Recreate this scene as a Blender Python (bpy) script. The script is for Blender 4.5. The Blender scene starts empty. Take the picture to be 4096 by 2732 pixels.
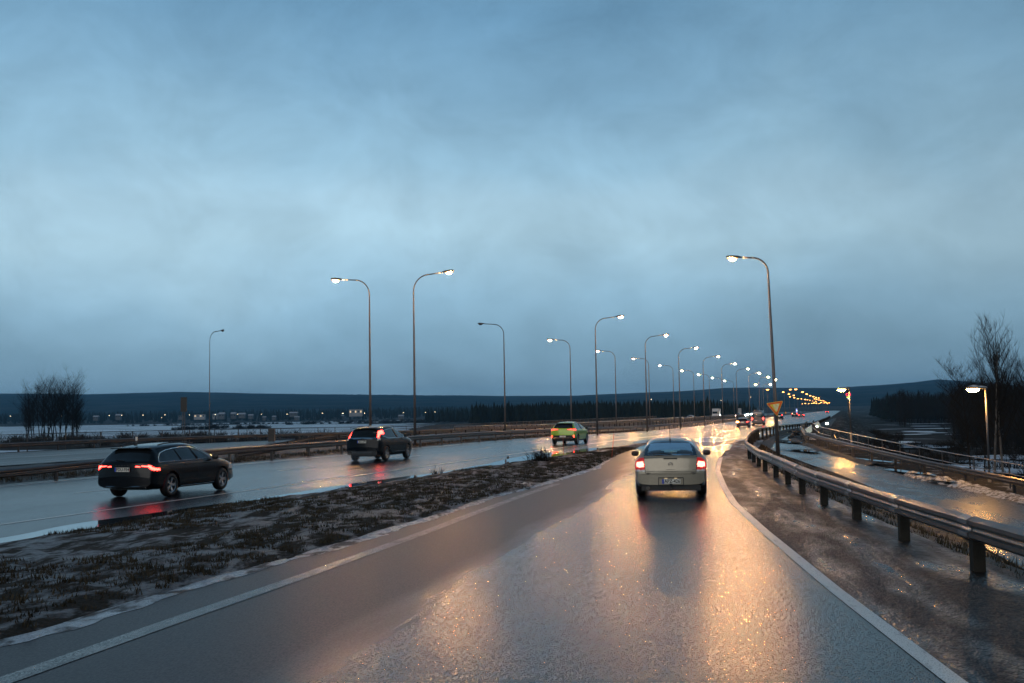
import bpy, math, random
import numpy as np
from mathutils import Vector, Matrix
random.seed(7); rng = np.random.default_rng(7)
S = bpy.context.scene
COL = S.collection
R = math.radians

# ---------------------------------------------------------------- camera
FPX, CX, CY, H0, ROLL, CAMZ = 4320.0, 2048.0, 1366.0, 1655.0, 0.016, 2.15
PITCH = math.atan((H0 - CY) / FPX)
fw = Vector((0, math.cos(PITCH), math.sin(PITCH)))
r0 = Vector((1, 0, 0)); u0 = r0.cross(fw)
ri = r0 * math.cos(ROLL) - u0 * math.sin(ROLL)
up = u0 * math.cos(ROLL) + r0 * math.sin(ROLL)
cd = bpy.data.cameras.new('camera'); cam = bpy.data.objects.new('camera', cd); COL.objects.link(cam)
m = Matrix((ri, up, -fw)).transposed().to_4x4(); m.translation = (0, 0, CAMZ)
cam.matrix_world = m
cd.sensor_width = 36; cd.lens = 36 * FPX / 4096; cd.clip_start = 0.1; cd.clip_end = 40000
S.camera = cam
# ---------------------------------------------------------------- world
W = bpy.data.worlds.new('World'); S.world = W; W.use_nodes = True
nt = W.node_tree; N = nt.nodes; L = nt.links; N.clear()
wo = N.new('ShaderNodeOutputWorld'); bg = N.new('ShaderNodeBackground')
sky = N.new('ShaderNodeTexSky'); sky.sky_type = 'NISHITA'; sky.sun_disc = False
SUN_EL, SUN_AZ = R(28), R(200)
sky.sun_elevation = SUN_EL; sky.sun_rotation = SUN_AZ
tc = N.new('ShaderNodeTexCoord')
sep = N.new('ShaderNodeSeparateXYZ'); L.new(tc.outputs['Generated'], sep.inputs[0])
mp = N.new('ShaderNodeMapping'); mp.inputs['Scale'].default_value = (1.0, 1.0, 1.5)
L.new(tc.outputs['Generated'], mp.inputs[0])
nz = N.new('ShaderNodeTexNoise'); nz.inputs['Scale'].default_value = 3.1; nz.inputs['Detail'].default_value = 5; nz.inputs['Roughness'].default_value = .5
nz.inputs['Distortion'].default_value = .35
L.new(mp.outputs[0], nz.inputs['Vector'])
nz2 = N.new('ShaderNodeTexNoise'); nz2.inputs['Scale'].default_value = 8.5; nz2.inputs['Detail'].default_value = 8; nz2.inputs['Roughness'].default_value = .62; nz2.inputs['Distortion'].default_value = .4
L.new(mp.outputs[0], nz2.inputs['Vector'])
# elevation shifted by noise so the bands break up
ma = N.new('ShaderNodeMath'); ma.operation = 'MULTIPLY_ADD'; ma.inputs[1].default_value = .12; ma.inputs[2].default_value = -.06
L.new(nz.outputs['Fac'], ma.inputs[0])
ad = N.new('ShaderNodeMath'); ad.operation = 'ADD'; L.new(sep.outputs['Z'], ad.inputs[0]); L.new(ma.outputs[0], ad.inputs[1])
cr = N.new('ShaderNodeValToRGB'); L.new(ad.outputs[0], cr.inputs[0])
el = cr.color_ramp.elements
stops = [(0.0, (.235, .41, .555)), (.028, (.225, .40, .55)), (.062, (.225, .40, .54)), (.10, (.295, .50, .655)), (.155, (.42, .635, .765)), (.19, (.40, .61, .745)),
         (.23, (.32, .535, .69)), (.30, (.215, .40, .56)), (.37, (.145, .305, .465)), (.62, (.07, .15, .25)), (1.0, (.05, .12, .20))]
el[0].position = stops[0][0]; el[0].color = stops[0][1] + (1,)
el[1].position = 1.0; el[1].color = stops[-1][1] + (1,)
for p_, c_ in stops[1:-1]:
    e = el.new(p_); e.color = c_ + (1,)
vm = N.new('ShaderNodeMapRange'); vm.inputs['From Min'].default_value = .3; vm.inputs['From Max'].default_value = .7
vm.inputs['To Min'].default_value = .86; vm.inputs['To Max'].default_value = 1.14
L.new(nz2.outputs['Fac'], vm.inputs['Value'])
mul = N.new('ShaderNodeMix'); mul.data_type = 'RGBA'; mul.blend_type = 'MULTIPLY'; mul.inputs[0].default_value = 1
L.new(cr.outputs[0], mul.inputs[6]); L.new(vm.outputs[0], mul.inputs[7])
bgs = N.new('ShaderNodeBackground'); bgs.inputs['Strength'].default_value = .004; L.new(sky.outputs[0], bgs.inputs[0])
azr = N.new('ShaderNodeMapRange'); azr.interpolation_type = 'SMOOTHSTEP'; azr.inputs['From Min'].default_value = -.7; azr.inputs['From Max'].default_value = .75; azr.inputs['To Min'].default_value = .34; azr.inputs['To Max'].default_value = 1.0
L.new(sep.outputs['Y'], azr.inputs['Value'])   # dusk: the sky behind the camera is already darker
mul2 = N.new('ShaderNodeMix'); mul2.data_type = 'RGBA'; mul2.blend_type = 'MULTIPLY'; mul2.inputs[0].default_value = 1
axr = N.new('ShaderNodeMapRange'); axr.interpolation_type = 'SMOOTHSTEP'; axr.inputs['From Min'].default_value = -.12; axr.inputs['From Max'].default_value = .55; axr.inputs['To Min'].default_value = 1.0; axr.inputs['To Max'].default_value = .74
L.new(sep.outputs['X'], axr.inputs['Value'])   # heavier cloud towards the right
axm = N.new('ShaderNodeMath'); axm.operation = 'MULTIPLY'; L.new(azr.outputs[0], axm.inputs[0]); L.new(axr.outputs[0], axm.inputs[1])
L.new(mul.outputs[2], mul2.inputs[6]); L.new(axm.outputs[0], mul2.inputs[7]); L.new(mul2.outputs[2], bg.inputs[0]); bg.inputs['Strength'].default_value = 1.06
ads = N.new('ShaderNodeAddShader'); L.new(bg.outputs[0], ads.inputs[0]); L.new(bgs.outputs[0], ads.inputs[1])
L.new(ads.outputs[0], wo.inputs[0])
sd = bpy.data.lights.new('sun', 'SUN'); sd.energy = .8; sd.angle = R(45); sd.color = (1, .96, .9)
so = bpy.data.objects.new('sun', sd); COL.objects.link(so)
so.rotation_euler = Vector((-math.sin(SUN_AZ) * math.cos(SUN_EL), -math.cos(SUN_AZ) * math.cos(SUN_EL), -math.sin(SUN_EL))).to_track_quat('-Z', 'Y').to_euler()
vs = S.view_settings; vs.view_transform = 'Standard'; vs.look = 'None'; vs.exposure = 0.0; vs.gamma = 1; vs.use_curve_mapping = False
cy = S.cycles; cy.use_denoising = True; cy.sample_clamp_indirect = 6; cy.max_bounces = 6; cy.volume_bounces = 0
cy.transparent_max_bounces = 16; cy.diffuse_bounces = 2; cy.glossy_bounces = 3; cy.use_light_tree = True
cy.caustics_reflective = False; cy.caustics_refractive = False

# ---------------------------------------------------------------- helpers
def sstep(a, b, v):
    k = np.clip((np.asarray(v, float) - a) / (b - a), 0, 1); return k * k * (3 - 2 * k)
def gz(y): return -.5 * sstep(80, 160, y)
def ray(px, py): return fw * FPX + ri * (px - CX) - up * (py - CY)
def PX(px, py, z=None):
    """world point on the ground (height z, or the road surface) seen at a photo pixel"""
    d = ray(px, py); zz = 0.0 if z is None else z
    for _ in range(12):
        k = (zz - CAMZ) / d.z; y = d.y * k
        if z is not None: break
        zz = .5 * zz + .5 * float(gz(y))
    return (d.x * k, d.y * k, zz)
def AT(px, py, Y):
    """world point at depth Y seen at a photo pixel"""
    d = ray(px, py); k = Y / d.y
    return (d.x * k, Y, CAMZ + d.z * k)
TH = R(17.0); DS, DC = math.sin(TH), math.cos(TH)
def shift(y): return 3.0 * sstep(50, 200, y)
def RT(s, t):
    y = s * DC - t * DS; t2 = t + float(shift(y))
    return (s * DS + t2 * DC, s * DC - t2 * DS)
def tval(x, y): return x * DC - y * DS - shift(y)

def vnoise(x, y, seed=0):
    x = np.asarray(x, float); y = np.asarray(y, float)
    xi = np.floor(x).astype(np.int64); yi = np.floor(y).astype(np.int64); fx = x - xi; fy = y - yi
    fx = fx * fx * (3 - 2 * fx); fy = fy * fy * (3 - 2 * fy)
    def h(a, b):
        n = (a * 374761393 + b * 668265263 + seed * 1442695041) & 0xffffffff
        n = ((n ^ (n >> 13)) * 1274126177) & 0xffffffff
        return ((n ^ (n >> 16)) & 0xffff) / 65535.0
    return (h(xi, yi) * (1 - fx) + h(xi + 1, yi) * fx) * (1 - fy) + (h(xi, yi + 1) * (1 - fx) + h(xi + 1, yi + 1) * fx) * fy
def fbm(x, y, seed=0, o=4):
    a = 0; s = .5; f = 1
    for i in range(o): a = a + s * vnoise(np.asarray(x) * f, np.asarray(y) * f, seed + i); s *= .5; f *= 2.03
    return a

# ---------------------------------------------------------------- materials
def mat(name, col, rough=.6, metal=0, coat=0, coat_r=.1, var=.15, vscale=8, bump=0, bscale=40, emis=None, es=0, spec=.5, bdist=.02):
    m = bpy.data.materials.new(name); m.use_nodes = True; t = m.node_tree; b = t.nodes['Principled BSDF']
    b.inputs['Roughness'].default_value = rough; b.inputs['Metallic'].default_value = metal
    b.inputs['Coat Weight'].default_value = coat; b.inputs['Coat Roughness'].default_value = coat_r
    b.inputs['Specular IOR Level'].default_value = spec
    tcn = t.nodes.new('ShaderNodeTexCoord')
    if var:
        n = t.nodes.new('ShaderNodeTexNoise'); n.inputs['Scale'].default_value = vscale; n.inputs['Detail'].default_value = 4
        t.links.new(tcn.outputs['Object'], n.inputs['Vector'])
        mr = t.nodes.new('ShaderNodeMapRange'); mr.inputs['From Min'].default_value = .25; mr.inputs['From Max'].default_value = .75
        mr.inputs['To Min'].default_value = 1 - var; mr.inputs['To Max'].default_value = 1 + var; t.links.new(n.outputs['Fac'], mr.inputs['Value'])
        mx = t.nodes.new('ShaderNodeMix'); mx.data_type = 'RGBA'; mx.blend_type = 'MULTIPLY'; mx.inputs[0].default_value = 1
        mx.inputs[6].default_value = tuple(col) + (1,); t.links.new(mr.outputs[0], mx.inputs[7]); t.links.new(mx.outputs[2], b.inputs['Base Color'])
    else: b.inputs['Base Color'].default_value = tuple(col) + (1,)
    if bump:
        n2 = t.nodes.new('ShaderNodeTexNoise'); n2.inputs['Scale'].default_value = bscale; n2.inputs['Detail'].default_value = 3
        t.links.new(tcn.outputs['Object'], n2.inputs['Vector'])
        bp = t.nodes.new('ShaderNodeBump'); bp.inputs['Strength'].default_value = bump; bp.inputs['Distance'].default_value = bdist
        t.links.new(n2.outputs['Fac'], bp.inputs['Height']); t.links.new(bp.outputs[0], b.inputs['Normal'])
    if emis: b.inputs['Emission Color'].default_value = tuple(emis) + (1,); b.inputs['Emission Strength'].default_value = es
    return m

def noise_node(t, vec, scale, detail=4, rough=.55, dist=0):
    n = t.nodes.new('ShaderNodeTexNoise'); n.inputs['Scale'].default_value = scale; n.inputs['Detail'].default_value = detail
    n.inputs['Roughness'].default_value = rough; n.inputs['Distortion'].default_value = dist
    t.links.new(vec, n.inputs['Vector']); return n.outputs['Fac']
def ramp(t, v, a, b, lo=0., hi=1.):
    n = t.nodes.new('ShaderNodeMapRange'); n.inputs['From Min'].default_value = a; n.inputs['From Max'].default_value = b
    n.inputs['To Min'].default_value = lo; n.inputs['To Max'].default_value = hi; t.links.new(v, n.inputs['Value']); return n.outputs[0]
def mixc(t, f, a, b):
    n = t.nodes.new('ShaderNodeMix'); n.data_type = 'RGBA'
    t.links.new(f, n.inputs[0])
    for i, c in ((6, a), (7, b)):
        if isinstance(c, tuple): n.inputs[i].default_value = c + (1,)
        else: t.links.new(c, n.inputs[i])
    return n.outputs[2]
def mapping(t, vec, rotz, sc):
    a = t.nodes.new('ShaderNodeMapping'); a.vector_type = 'POINT'; a.inputs['Rotation'].default_value = (0, 0, rotz); t.links.new(vec, a.inputs[0])
    b = t.nodes.new('ShaderNodeMapping'); b.inputs['Scale'].default_value = sc; t.links.new(a.outputs[0], b.inputs[0]); return b.outputs[0]

def asphalt(name, rot, dark, mud, wet=(.42, .62), ro=(.13, .42), bump=.5, grit=26, mudf=(.45, .65), stretch=.07, dry=0, bdist=.0045, dryr=.52, stone=(.38, .66), bigs=.55):
    """wet asphalt: glossy where the water film lies (wheel tracks), rougher and browner where mud and grit lie"""
    m = bpy.data.materials.new(name); m.use_nodes = True; t = m.node_tree; b = t.nodes['Principled BSDF']
    g = t.nodes.new('ShaderNodeNewGeometry').outputs['Position']
    st = mapping(t, g, rot, (1.0, stretch, 1))
    big = noise_node(t, st, bigs, 4, .5, .4); mid = noise_node(t, mapping(t, g, rot, (1.0, .35, 1)), 2.2, 4, .6)
    gs_ = mapping(t, g, rot, (1, .42, 1)); fine = noise_node(t, gs_, grit * 1.9, 2, .75)
    c1 = mixc(t, ramp(t, big, *mudf), dark, mud)
    c2 = mixc(t, ramp(t, fine, .38, .62, 0, .9), c1, (dark[0] * .45, dark[1] * .45, dark[2] * .45))
    t.links.new(c2, b.inputs['Base Color'])
    av = t.nodes.new('ShaderNodeMath'); av.operation = 'MULTIPLY_ADD'; av.inputs[1].default_value = .35
    t.links.new(mid, av.inputs[0]); t.links.new(ramp(t, big, 0, 1, 0, .65), av.inputs[2])
    rr = ramp(t, av.outputs[0], wet[0], wet[1], ro[0], ro[1])
    fr2 = ramp(t, noise_node(t, gs_, grit * 3.0, 2, .7), stone[0], stone[1]); mg = t.nodes.new('ShaderNodeMix'); t.links.new(fr2, mg.inputs[0]); t.links.new(rr, mg.inputs[2]); mg.inputs[3].default_value = dryr; rr = mg.outputs[0]   # stones standing out of the film
    if dry:   # a drier, muddier strip, its extent stored on the mesh
        at = t.nodes.new('ShaderNodeAttribute'); at.attribute_name = 'dry'
        dm = t.nodes.new('ShaderNodeMath'); dm.operation = 'MULTIPLY_ADD'; dm.inputs[1].default_value = 1.0; t.links.new(at.outputs['Fac'], dm.inputs[0]); t.links.new(ramp(t, noise_node(t, mapping(t, g, rot, (1, .12, 1)), 1.4, 6, .6), .25, .75, -.35, .35), dm.inputs[2])
        f = ramp(t, dm.outputs[0], .2, .8); mr = t.nodes.new('ShaderNodeMix'); t.links.new(f, mr.inputs[0]); t.links.new(rr, mr.inputs[2]); mr.inputs[3].default_value = dry; rr = mr.outputs[0]
        t.links.new(mixc(t, f, c2, mixc(t, ramp(t, fine, .38, .62), (.080, .070, .072), (.020, .018, .019))), b.inputs['Base Color'])
    t.links.new(rr, b.inputs['Roughness'])
    b.inputs['Specular IOR Level'].default_value = .22
    h = t.nodes.new('ShaderNodeMath'); h.operation = 'MULTIPLY_ADD'; h.inputs[1].default_value = .35
    t.links.new(noise_node(t, gs_, grit, 2, .6), h.inputs[0]); t.links.new(fine, h.inputs[2])
    bp = t.nodes.new('ShaderNodeBump'); bp.inputs['Strength'].default_value = bump; bp.inputs['Distance'].default_value = bdist
    t.links.new(h.outputs[0], bp.inputs['Height']); t.links.new(bp.outputs[0], b.inputs['Normal'])
    return m
def patchy(name, a, b_, scale, lo, hi, rot=0, sc=(1, 1, 1), rough=(.4, .9), bump=.6, bs=12, bd=.05, detail=5, spec=.12):
    m = bpy.data.materials.new(name); m.use_nodes = True; t = m.node_tree; b = t.nodes['Principled BSDF']
    g = t.nodes.new('ShaderNodeNewGeometry').outputs['Position']
    v = noise_node(t, mapping(t, g, rot, sc), scale, detail, .62, .3); f = ramp(t, v, lo, hi)
    fine = noise_node(t, g, scale * 9, 3, .6)
    col = mixc(t, f, a, b_); mm = t.nodes.new('ShaderNodeMix'); mm.data_type = 'RGBA'; mm.blend_type = 'MULTIPLY'; mm.inputs[0].default_value = 1
    t.links.new(col, mm.inputs[6]); t.links.new(ramp(t, fine, .25, .75, .65, 1.3), mm.inputs[7]); t.links.new(mm.outputs[2], b.inputs['Base Color'])
    b.inputs['Specular IOR Level'].default_value = spec
    t.links.new(ramp(t, v, lo, hi, rough[0], rough[1]), b.inputs['Roughness'])
    bp = t.nodes.new('ShaderNodeBump'); bp.inputs['Strength'].default_value = bump; bp.inputs['Distance'].default_value = bd
    t.links.new(noise_node(t, g, bs, 4, .6), bp.inputs['Height']); t.links.new(bp.outputs[0], b.inputs['Normal'])
    return m

M = {}
M['ramp'] = asphalt('wet ramp asphalt', R(13), (.014, .015, .019), (.026, .024, .026), wet=(.30, .70), ro=(.155, .235), bump=1.0, grit=30, dry=.46, stone=(.46, .78), bdist=.0028)
M['main'] = asphalt('wet highway asphalt', R(17), (.020, .021, .026), (.038, .034, .035), wet=(.30, .66), ro=(.13, .24), bump=.8, grit=30, stone=(.46, .80))
M['far'] = asphalt('wet far carriageway asphalt', R(17), (.03, .032, .038), (.045, .044, .046), wet=(.38, .62), ro=(.28, .42), bump=.3)
M['mud'] = asphalt('muddy wet shoulder', R(8), (.020, .016, .014), (.070, .050, .040), wet=(.34, .56), ro=(.16, .60), bump=1.0, grit=7, stretch=.12, bdist=.04, bigs=1.9, stone=(.50, .85))
M['path'] = asphalt('icy wet path', R(5), (.035, .033, .035), (.09, .08, .075), wet=(.35, .6), ro=(.06, .34), bump=.8, grit=6, stretch=.3, bdist=.02, stone=(.52, .85))
def paint_mat(name, rot, keep):
    m = asphalt(name, rot, (.05, .05, .053), (.07, .065, .065)); t = m.node_tree; b = t.nodes['Principled BSDF']
    g = t.nodes.new('ShaderNodeNewGeometry').outputs['Position']
    old = b.inputs['Base Color'].links[0].from_socket
    f = ramp(t, noise_node(t, mapping(t, g, rot, (1, .25, 1)), 9, 6, .7), keep - .12, keep + .12)
    t.links.new(mixc(t, f, (.62, .62, .60) if keep > .6 else (.17, .165, .165), old), b.inputs['Base Color']); return m
M['paint'] = paint_mat('white road paint', R(8), .68)
M['worn'] = paint_mat('worn road paint', R(13), .52)
M['wetfilm'] = mat('thin water film', (.015, .017, .02), .13, var=0, bump=.25, bscale=9, spec=.3, bdist=.006)
M['water'] = mat('puddle water', (.015, .018, .022), .03, var=0, bump=.05, bscale=3, spec=.6)
M['slush'] = patchy('melting slush', (.46, .50, .56), (.06, .055, .05), 3.4, .44, .60, R(13), (1, .4, 1), (.2, .6), .8, 25, .03, 6, .4)
M['verge'] = patchy('snow dusted dead grass', (.17, .17, .18), (.034, .029, .023), 2.3, .43, .56, R(15), (1.5, .55, 1), (.45, .9), .9, 9, .08)
M['soil'] = patchy('dark wet soil', (.030, .026, .020), (.11, .11, .12), 1.5, .52, .66, R(5), (1, .6, 1), (.5, .8), .9, 9, .08)
M['slope'] = patchy('snow patched bank', (.30, .32, .35), (.022, .020, .017), .9, .31, .44, 0, (1, 1, 1), (.5, .9), .9, 9, .08)
M['low'] = patchy('snowy lowland', (.42, .47, .55), (.022, .020, .018), .05, .30, .42, 0, (1, 2.2, 1), (.5, .9), .5, 2, .2)
M['ice'] = patchy('snow covered river ice', (.62, .70, .80), (.13, .19, .26), .018, .42, .64, 0, (.7, 3.5, 1), (.35, .6), .3, 1, .1, 6)
M['snow'] = patchy('old roadside snow', (.50, .53, .58), (.07, .06, .05), 4.5, .42, .60, 0, (1, 1, 1), (.4, .6), .8, 20, .04)
M['hill'] = patchy('forested hill', (.006, .012, .014), (.050, .060, .064), .006, .42, .66, 0, (1, 1, 1), (.9, .95), 0, 1, .1, 6, 0.)
M['galv'] = mat('galvanised steel', (.24, .235, .235), .34, .95, var=.2, vscale=3, bump=.15, bscale=30)
M['galvd'] = mat('weathered galvanised steel', (.115, .105, .10), .38, .9, var=.25, vscale=2)
M['pole'] = mat('grey lamp pole steel', (.16, .165, .18), .45, .7, var=.15, vscale=1)
M['wood'] = mat('dark timber post', (.034, .030, .024), .7, 0, spec=.08, var=.3, vscale=6)
M['head'] = mat('lamp housing', (.10, .10, .11), .5, .2, var=.1)
M['black'] = mat('black plastic', (.012, .012, .013), .45, var=.1)
M['rubber'] = mat('wet tyre rubber', (.012, .012, .012), .55, var=.15, bump=.3, bscale=60)
M['rim'] = mat('alloy wheel metal', (.42, .43, .46), .28, .9, var=.1)
M['chrome'] = mat('chrome trim', (.75, .77, .8), .15, 1, var=0)
M['glassd'] = mat('tinted car glass', (.008, .010, .012), .04, coat=.2, coat_r=.02, var=0, spec=.5)
M['twig'] = mat('bare twig bark', (.018, .016, .015), .9, spec=.08, var=.3, vscale=2)
M['bark'] = mat('birch bark', (.10, .095, .09), .85, var=.6, vscale=3)
M['conifer'] = mat('spruce needles', (.010, .014, .012), .9, spec=.08, var=.3, vscale=.3)
M['brush'] = mat('dark brush', (.020, .017, .014), .95, spec=.08, var=.4, vscale=1)
M['grass'] = mat('dead grass', (.055, .045, .030), .9, spec=.08, var=.5, vscale=1.5)
M['white'] = mat('white plate paint', (.70, .70, .68), .4, var=.05)
M['plate_lit_tint'] = mat('number plate with lamplight in its colour', (.75, .73, .66), .35, var=.03)  # lamplight is put into the base colour, warmer and brighter than plain white
M['blue'] = mat('blue plate band', (.02, .06, .45), .4, var=0)
M['ink'] = mat('plate lettering', (.01, .01, .01), .5, var=0)
M['concrete'] = mat('wet concrete', (.16, .155, .15), .6, var=.3, vscale=1.2, bump=.3, bscale=12)
def emat(name, c, s): return mat(name, (.02, .02, .02), .4, var=0, emis=c, es=s)
M['sodium'] = emat('sodium lamp lens', (1, .46, .14), 6000)
M['lens_glow'] = emat('glowing lens rim', (1, .43, .12), 2.2)
M['sodium_far'] = emat('sodium lamp lens far', (1, .42, .09), 16)
M['sodium_low'] = emat('sodium path lamp lens', (1, .46, .10), 420)
M['cool'] = emat('underpass lamp', (.85, 1, .75), 60)
M['headlight'] = emat('headlight', (.95, 1, .93), 900)
M['tail'] = emat('tail light', (1, .028, .02), 22)
M['tailcore'] = emat('lit brake lamp', (1, .14, .10), 9)
M['tailmild'] = emat('mild tail light', (1, .05, .04), 5)
M['taildim'] = emat('red lens', (.7, .015, .015), .5)
M['amber'] = emat('amber indicator', (1, .38, .05), 90)
M['town'] = emat('far town light', (1, .82, .5), 10)
M['window_lit'] = emat('lit window', (1, .72, .4), 1.1)

# ---------------------------------------------------------------- object helpers
def link(o, parent=None):
    COL.objects.link(o)
    if parent: o.parent = parent
    return o
def tag(o, label=None, cat=None, group=None, kind=None):
    for k, v in (('label', label), ('category', cat), ('group', group), ('kind', kind)):
        if v: o[k] = v
    return o
def empty(name, loc, rz=0, label=None, cat=None, group=None):
    o = bpy.data.objects.new(name, None); o.empty_display_size = .3; o.location = loc; o.rotation_euler = (0, 0, rz); link(o)
    return tag(o, label, cat, group)
def copy_tree(o, parent=None):
    c = o.copy(); link(c, parent)
    for ch in o.children: copy_tree(ch, c)
    return c
class MB:
    def __init__(s): s.v = []; s.f = []; s.n = 0
    def add(s, vs_, fs_):
        vs_ = np.asarray(vs_, float); s.v.append(vs_); s.f.extend([tuple(i + s.n for i in f) for f in fs_]); s.n += len(vs_); return s
    def box(s, c, d, rz=0, taper=1.0):
        x, y, z = d[0] / 2, d[1] / 2, d[2] / 2; k = taper
        v = np.array([(-x, -y, -z), (x, -y, -z), (x, y, -z), (-x, y, -z), (-x * k, -y * k, z), (x * k, -y * k, z), (x * k, y * k, z), (-x * k, y * k, z)])
        if rz: cc, ss = math.cos(rz), math.sin(rz); v = np.c_[v[:, 0] * cc - v[:, 1] * ss, v[:, 0] * ss + v[:, 1] * cc, v[:, 2]]
        return s.add(v + np.array(c), [(0, 3, 2, 1), (4, 5, 6, 7), (0, 1, 5, 4), (1, 2, 6, 5), (2, 3, 7, 6), (3, 0, 4, 7)])
    def tube(s, pts, rad, k=6, cap=True):
        P = np.asarray(pts, float); n = len(P); rad = np.broadcast_to(rad, n)
        T = np.gradient(P, axis=0); T /= np.maximum(np.linalg.norm(T, axis=1), 1e-9)[:, None]
        ref = np.array([0, 0, 1.]) if abs(T[0][2]) < .85 else np.array([0, 1., 0])
        vs_ = []; a = np.cross(T[0], ref)
        for i in range(n):
            a = a - T[i] * float(np.dot(a, T[i])); a /= max(np.linalg.norm(a), 1e-9); b = np.cross(T[i], a)
            for j in range(k):
                q = 2 * math.pi * j / k; vs_.append(P[i] + rad[i] * (a * math.cos(q) + b * math.sin(q)))
        fs_ = [(i * k + j, i * k + (j + 1) % k, (i + 1) * k + (j + 1) % k, (i + 1) * k + j) for i in range(n - 1) for j in range(k)]
        if cap: fs_ += [tuple(range(k))[::-1], tuple((n - 1) * k + j for j in range(k))]
        return s.add(vs_, fs_)
    def build(s, name, m_, parent=None, smooth=False, loc=None):
        me = mesh(name, np.vstack(s.v), s.f, m_, smooth); o = bpy.data.objects.new(name, me)
        if loc: o.location = loc
        return link(o, parent)
def mesh(name, v, f, m_, smooth=False):
    me = bpy.data.meshes.new(name); me.from_pydata(np.asarray(v).tolist(), [], f); me.materials.append(m_)
    if smooth: me.polygons.foreach_set('use_smooth', [True] * len(me.polygons))
    me.update(); return me
def grid_faces(n, k): return [(i * k + j, i * k + j + 1, (i + 1) * k + j + 1, (i + 1) * k + j) for i in range(n - 1) for j in range(k - 1)]
def sheet(name, rows, m_, kind='structure', label=None, cat=None, smooth=True, parent=None):
    """rows: list of equal-length lists of points, one row per station along"""
    rows = np.asarray(rows, float); n, k = rows.shape[:2]
    me = mesh(name, rows.reshape(-1, 3), [f[::-1] for f in grid_faces(n, k)], m_, smooth)
    o = bpy.data.objects.new(name, me); link(o, parent)
    if parent is None: tag(o, label, cat, None, kind)
    return o
def resample(pts, step):
    P = np.asarray(pts, float); d = np.r_[0, np.cumsum(np.linalg.norm(np.diff(P[:, :2], axis=0), axis=1))]
    n = max(2, int(d[-1] / step) + 1); q = np.linspace(0, d[-1], n)
    return np.stack([np.interp(q, d, P[:, i]) for i in range(P.shape[1])], 1)
def smooth_pts(P, it=2):
    P = np.asarray(P, float)
    for _ in range(it):
        Q = np.empty((2 * len(P) - 2, P.shape[1])); Q[0::2] = .75 * P[:-1] + .25 * P[1:]; Q[1::2] = .25 * P[:-1] + .75 * P[1:]
        P = np.vstack([P[:1], Q, P[-1:]])
    return P
def line_strip(name, pts, w, m_, dz=.012, step=1.0, kind='structure', parent=None):
    P = resample(pts, step); T = np.gradient(P[:, :2], axis=0); T /= np.linalg.norm(T, axis=1)[:, None]
    Nn = np.c_[T[:, 1], -T[:, 0]]; z = gz(P[:, 1]) + dz
    return sheet(name, [[(p[0] - n[0] * w / 2, p[1] - n[1] * w / 2, q), (p[0] + n[0] * w / 2, p[1] + n[1] * w / 2, q)] for p, n, q in zip(P, Nn, z)], m_, kind, parent=parent)

# ---------------------------------------------------------------- plan of the place
near_rail = np.array([(5.3, 4.), (5.55, 9.), (5.74, 12.5), (6.0, 16.2), (6.3, 19.5), (6.6, 22.7), (6.95, 25.8), (7.35, 28.9), (7.85, 32.), (8.6, 37.8), (10.3, 48.), (12.7, 58.7), (18., 80.)])
ys = [100., 121., 166., 228., 300., 420., 600., 900., 1300.]
near_rail = np.vstack([near_rail, [((-6.8 + shift(y) + y * DS) / DC, y) for y in ys]])
def Xn(y): return np.interp(y, near_rail[:, 1], near_rail[:, 0])
PY = [0, 28., 38., 46., 56., 66., 84., 115., 150., 170., 1500.]
PZ = [-3.4, -2.9, -2.3, -1.75, -1.2, -.8, -.35, -.35, -.45, -.5, -.5]
def pz(y): return np.interp(y, PY, PZ)
pathL = np.array([(13.5, 10.), (14.5, 28.), (15.5, 38.), (16.5, 50.), (16.7, 61.), (17.0, 69.), (18.2, 79.), (21.6, 97.), (27.5, 118.), (37.0, 150.), (43.5, 170.)])
rail2 = np.array([(27.5, 20.), (25.2, 28.), (23.0, 38.), (21.8, 46.), (20.7, 56.), (20.8, 66.), (22.6, 84.), (30.5, 115.), (40.4, 150.), (46., 170.)])
def Xpl(y): return np.where(y > 170, Xn(y) + .8, np.maximum(np.interp(y, pathL[:, 1], pathL[:, 0]), Xn(y) + .6))
def Xr2(y): return np.where(y > 170, Xn(y) + 1.2, np.maximum(np.interp(y, rail2[:, 1], rail2[:, 0]), Xpl(y) + .4))
LOW = -5.0
ISL = [(-118, 300, 46, 26, 2.2), (-70, 330, 60, 14, 1.2), (-185, 700, 42, 14, 1.6), (-150, 1050, 90, 25, 1.5), (-30, 1000, 120, 30, 1.5), (-330, 1200, 130, 40, 1.5), (-560, 900, 90, 25, 1.3), (-100, 1350, 200, 40, 1.5)]
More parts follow.
